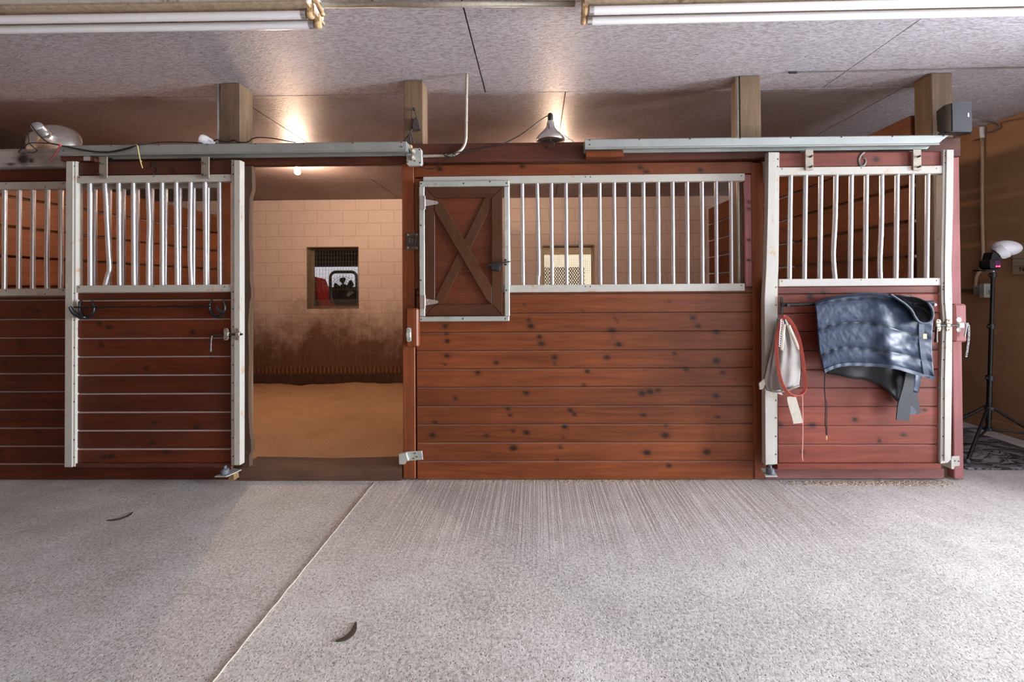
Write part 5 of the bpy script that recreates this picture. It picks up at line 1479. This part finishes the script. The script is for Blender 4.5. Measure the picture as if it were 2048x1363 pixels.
# bulbs in the stalls
def bulb(x, y, label, power):
    t = thing('ceiling_bulb', label, 'bulb', (x, y, ZC - .16))
    bm = BM(); lathe(bm, [(.055, 0), (.055, .012), (.03, .03), (.022, .055), (0, .055)], V((x, y, ZC - .002)), (0, 0, -1), 24); link('lamp_holder', bm, M['whiteenamel'], t, True)
    bm = BM(); lathe(bm, [(.014, .056), (.017, .066), (.028, .088), (.031, .105), (.027, .122), (.014, .134), (0, .137)], V((x, y, ZC - .002)), (0, 0, -1), 24)
    s = NT('lit_bulb'); s.set(Base_Color=(1, .9, .75), Emission_Color=BULBCOL, Emission_Strength=power)
    link('bulb', bm, s.m, t, True)
pb = atz(595, 343, ZC - .105)
bulb(pb.x, pb.y, 'bare lit bulb on the ceiling of the open stall', BULB5)
bulb(.22, pb.y - .25, 'bare lit bulb on the ceiling behind the plank front with the hatch', BULB6)
# ------------------------------------------------------------------ scraps on the floor
def scrap(name, pts, w, label, m='debris', z=.003):
    bm = BM(); P = smoothpts([atz(x, y, z) for x, y in pts], 5); n = len(P)
    ribbon(bm, P, [w * (.15 + math.sin(PI * k / (n - 1))) for k in range(n)], .003, (0, 1, 0) if abs(pts[0][0] - pts[-1][0]) > 10 else (1, 0, 0))
    return solo(name, bm, M[m], label, 'scrap')
scrap('leaf_scrap', [(712, 1243), (706, 1262), (692, 1275), (671, 1281)], .022, 'dark curled scrap on the concrete near the front')
scrap('twig_scrap', [(214, 1040), (236, 1038), (256, 1031), (266, 1023)], .018, 'dark curved scrap on the concrete before the left sliding door')
bm = BM()
a_, b_ = atz(748, 966, 0), atz(424, 1366, 0); d = (b_ - a_)
P = []
for k in range(80):
    t = k / 79; p = a_ + d * t; P.append(V((p.x + .0035 * mnoise.noise(V((t * 22, 0, 0))) + .001 * math.sin(t * 70), p.y, .0028)))
tube(bm, P, .0036, 6, flat=.5)
solo('floor_joint', bm, M['filler'], 'pale filler bead in the long joint of the concrete floor', 'joint', smooth='all')
bm = BM()
r = random.Random(3)
for k in range(900):
    x = r.gauss(1740, 85); 
    if not 1560 < x < 1900: continue
    p = at(x, 957, -.012); yy = -.012 - abs(r.gauss(0, .035)); s_ = r.uniform(.0015, .0042)
    vs = box(bm, p.x - s_, p.x + s_, yy - s_, yy + s_, .0003, .0003 + s_ * .9)
for k in range(350):
    p = at(r.gauss(1150, 120), 957, 0); yy = -.004 - abs(r.gauss(0, .014)); s_ = r.uniform(.0015, .004)
    box(bm, p.x - s_, p.x + s_, yy - s_, yy + s_, .0003, .0003 + s_ * .9)
sx = solo('spilled_sawdust', bm, M['crumbs'], 'pale sawdust crumbs spilled along the foot of the stall fronts', 'sawdust', kind='stuff')
# ------------------------------------------------------------------ light
wd = bpy.data.worlds.new('sky'); bpy.context.scene.world = wd
wd.use_nodes = True
bg = wd.node_tree.nodes['Background']
bg.inputs[0].default_value = (.78, .86, 1.0, 1); bg.inputs[1].default_value = WORLD
def area(name, loc, target, sx, sy, power, col):
    l = bpy.data.lights.new(name, 'AREA'); l.shape = 'RECTANGLE'; l.size = sx; l.size_y = sy; l.energy = power; l.color = col
    o = bpy.data.objects.new(name, l); C.objects.link(o); o.location = loc
    o.rotation_euler = (V(target) - V(loc)).to_track_quat('-Z', 'Y').to_euler()
    return o
for nm, loc, tgt, sx, sy, pw, col in AREAS: area(nm, loc, tgt, sx, sy, pw, col)
sl_ = bpy.data.lights.new('sun', 'SUN'); sl_.energy = SUN; sl_.angle = .02; sl_.color = (1, .95, .87)
so = bpy.data.objects.new('sun', sl_); C.objects.link(so); so.rotation_euler = (V((-.22, .62, -1.0))).to_track_quat('-Z', 'Y').to_euler()
sc = bpy.context.scene
sc.view_settings.view_transform = 'Standard'; sc.view_settings.look = 'None'
sc.view_settings.exposure = EXPOSURE; sc.view_settings.gamma = 1.0; sc.view_settings.use_curve_mapping = False
sc.cycles.use_denoising = True
sc.cycles.use_adaptive_sampling = True; sc.cycles.adaptive_threshold = .06; sc.cycles.adaptive_min_samples = 16
sc.cycles.max_bounces = 6; sc.cycles.diffuse_bounces = 4; sc.cycles.glossy_bounces = 3
sc.cycles.sample_clamp_indirect = 6.0
sc.cycles.caustics_reflective = False; sc.cycles.caustics_refractive = False

GROUPS = {'wood_post': 'square wood posts up to the ceiling', 'tube_light': 'twin tube lights on the ceiling', 'clamp_lamp': 'clamp lamps on the beams', 'sliding_door': 'sliding stall doors',
          'door_track': 'door tracks above the sliding doors', 'stall_enclosure': 'fixed plank stall fronts', 'stall_partition': 'board partitions between the stalls', 'power_cord': 'black lamp cords',
          'conduit': 'electrical conduits', 'door_jamb': 'door jambs of the stalls', 'door_sill': 'door sills of the stalls', 'guide_roller': 'guide rollers at the foot of the doors', 'door_stop': 'door stops low on the jambs',
          'header_beam': 'beams across the top of the stall fronts', 'spacer_block': 'spacer blocks under the door tracks', 'latch_block': 'wooden latch blocks on the jambs', 'ceiling_bulb': 'bare bulbs in the stalls', 'sawdust_bedding': 'bedding of the stalls'}
for o in C.objects:
    if o.parent is None:
        k = o.name.split('.')[0]
        if k in GROUPS: o['group'] = GROUPS[k]
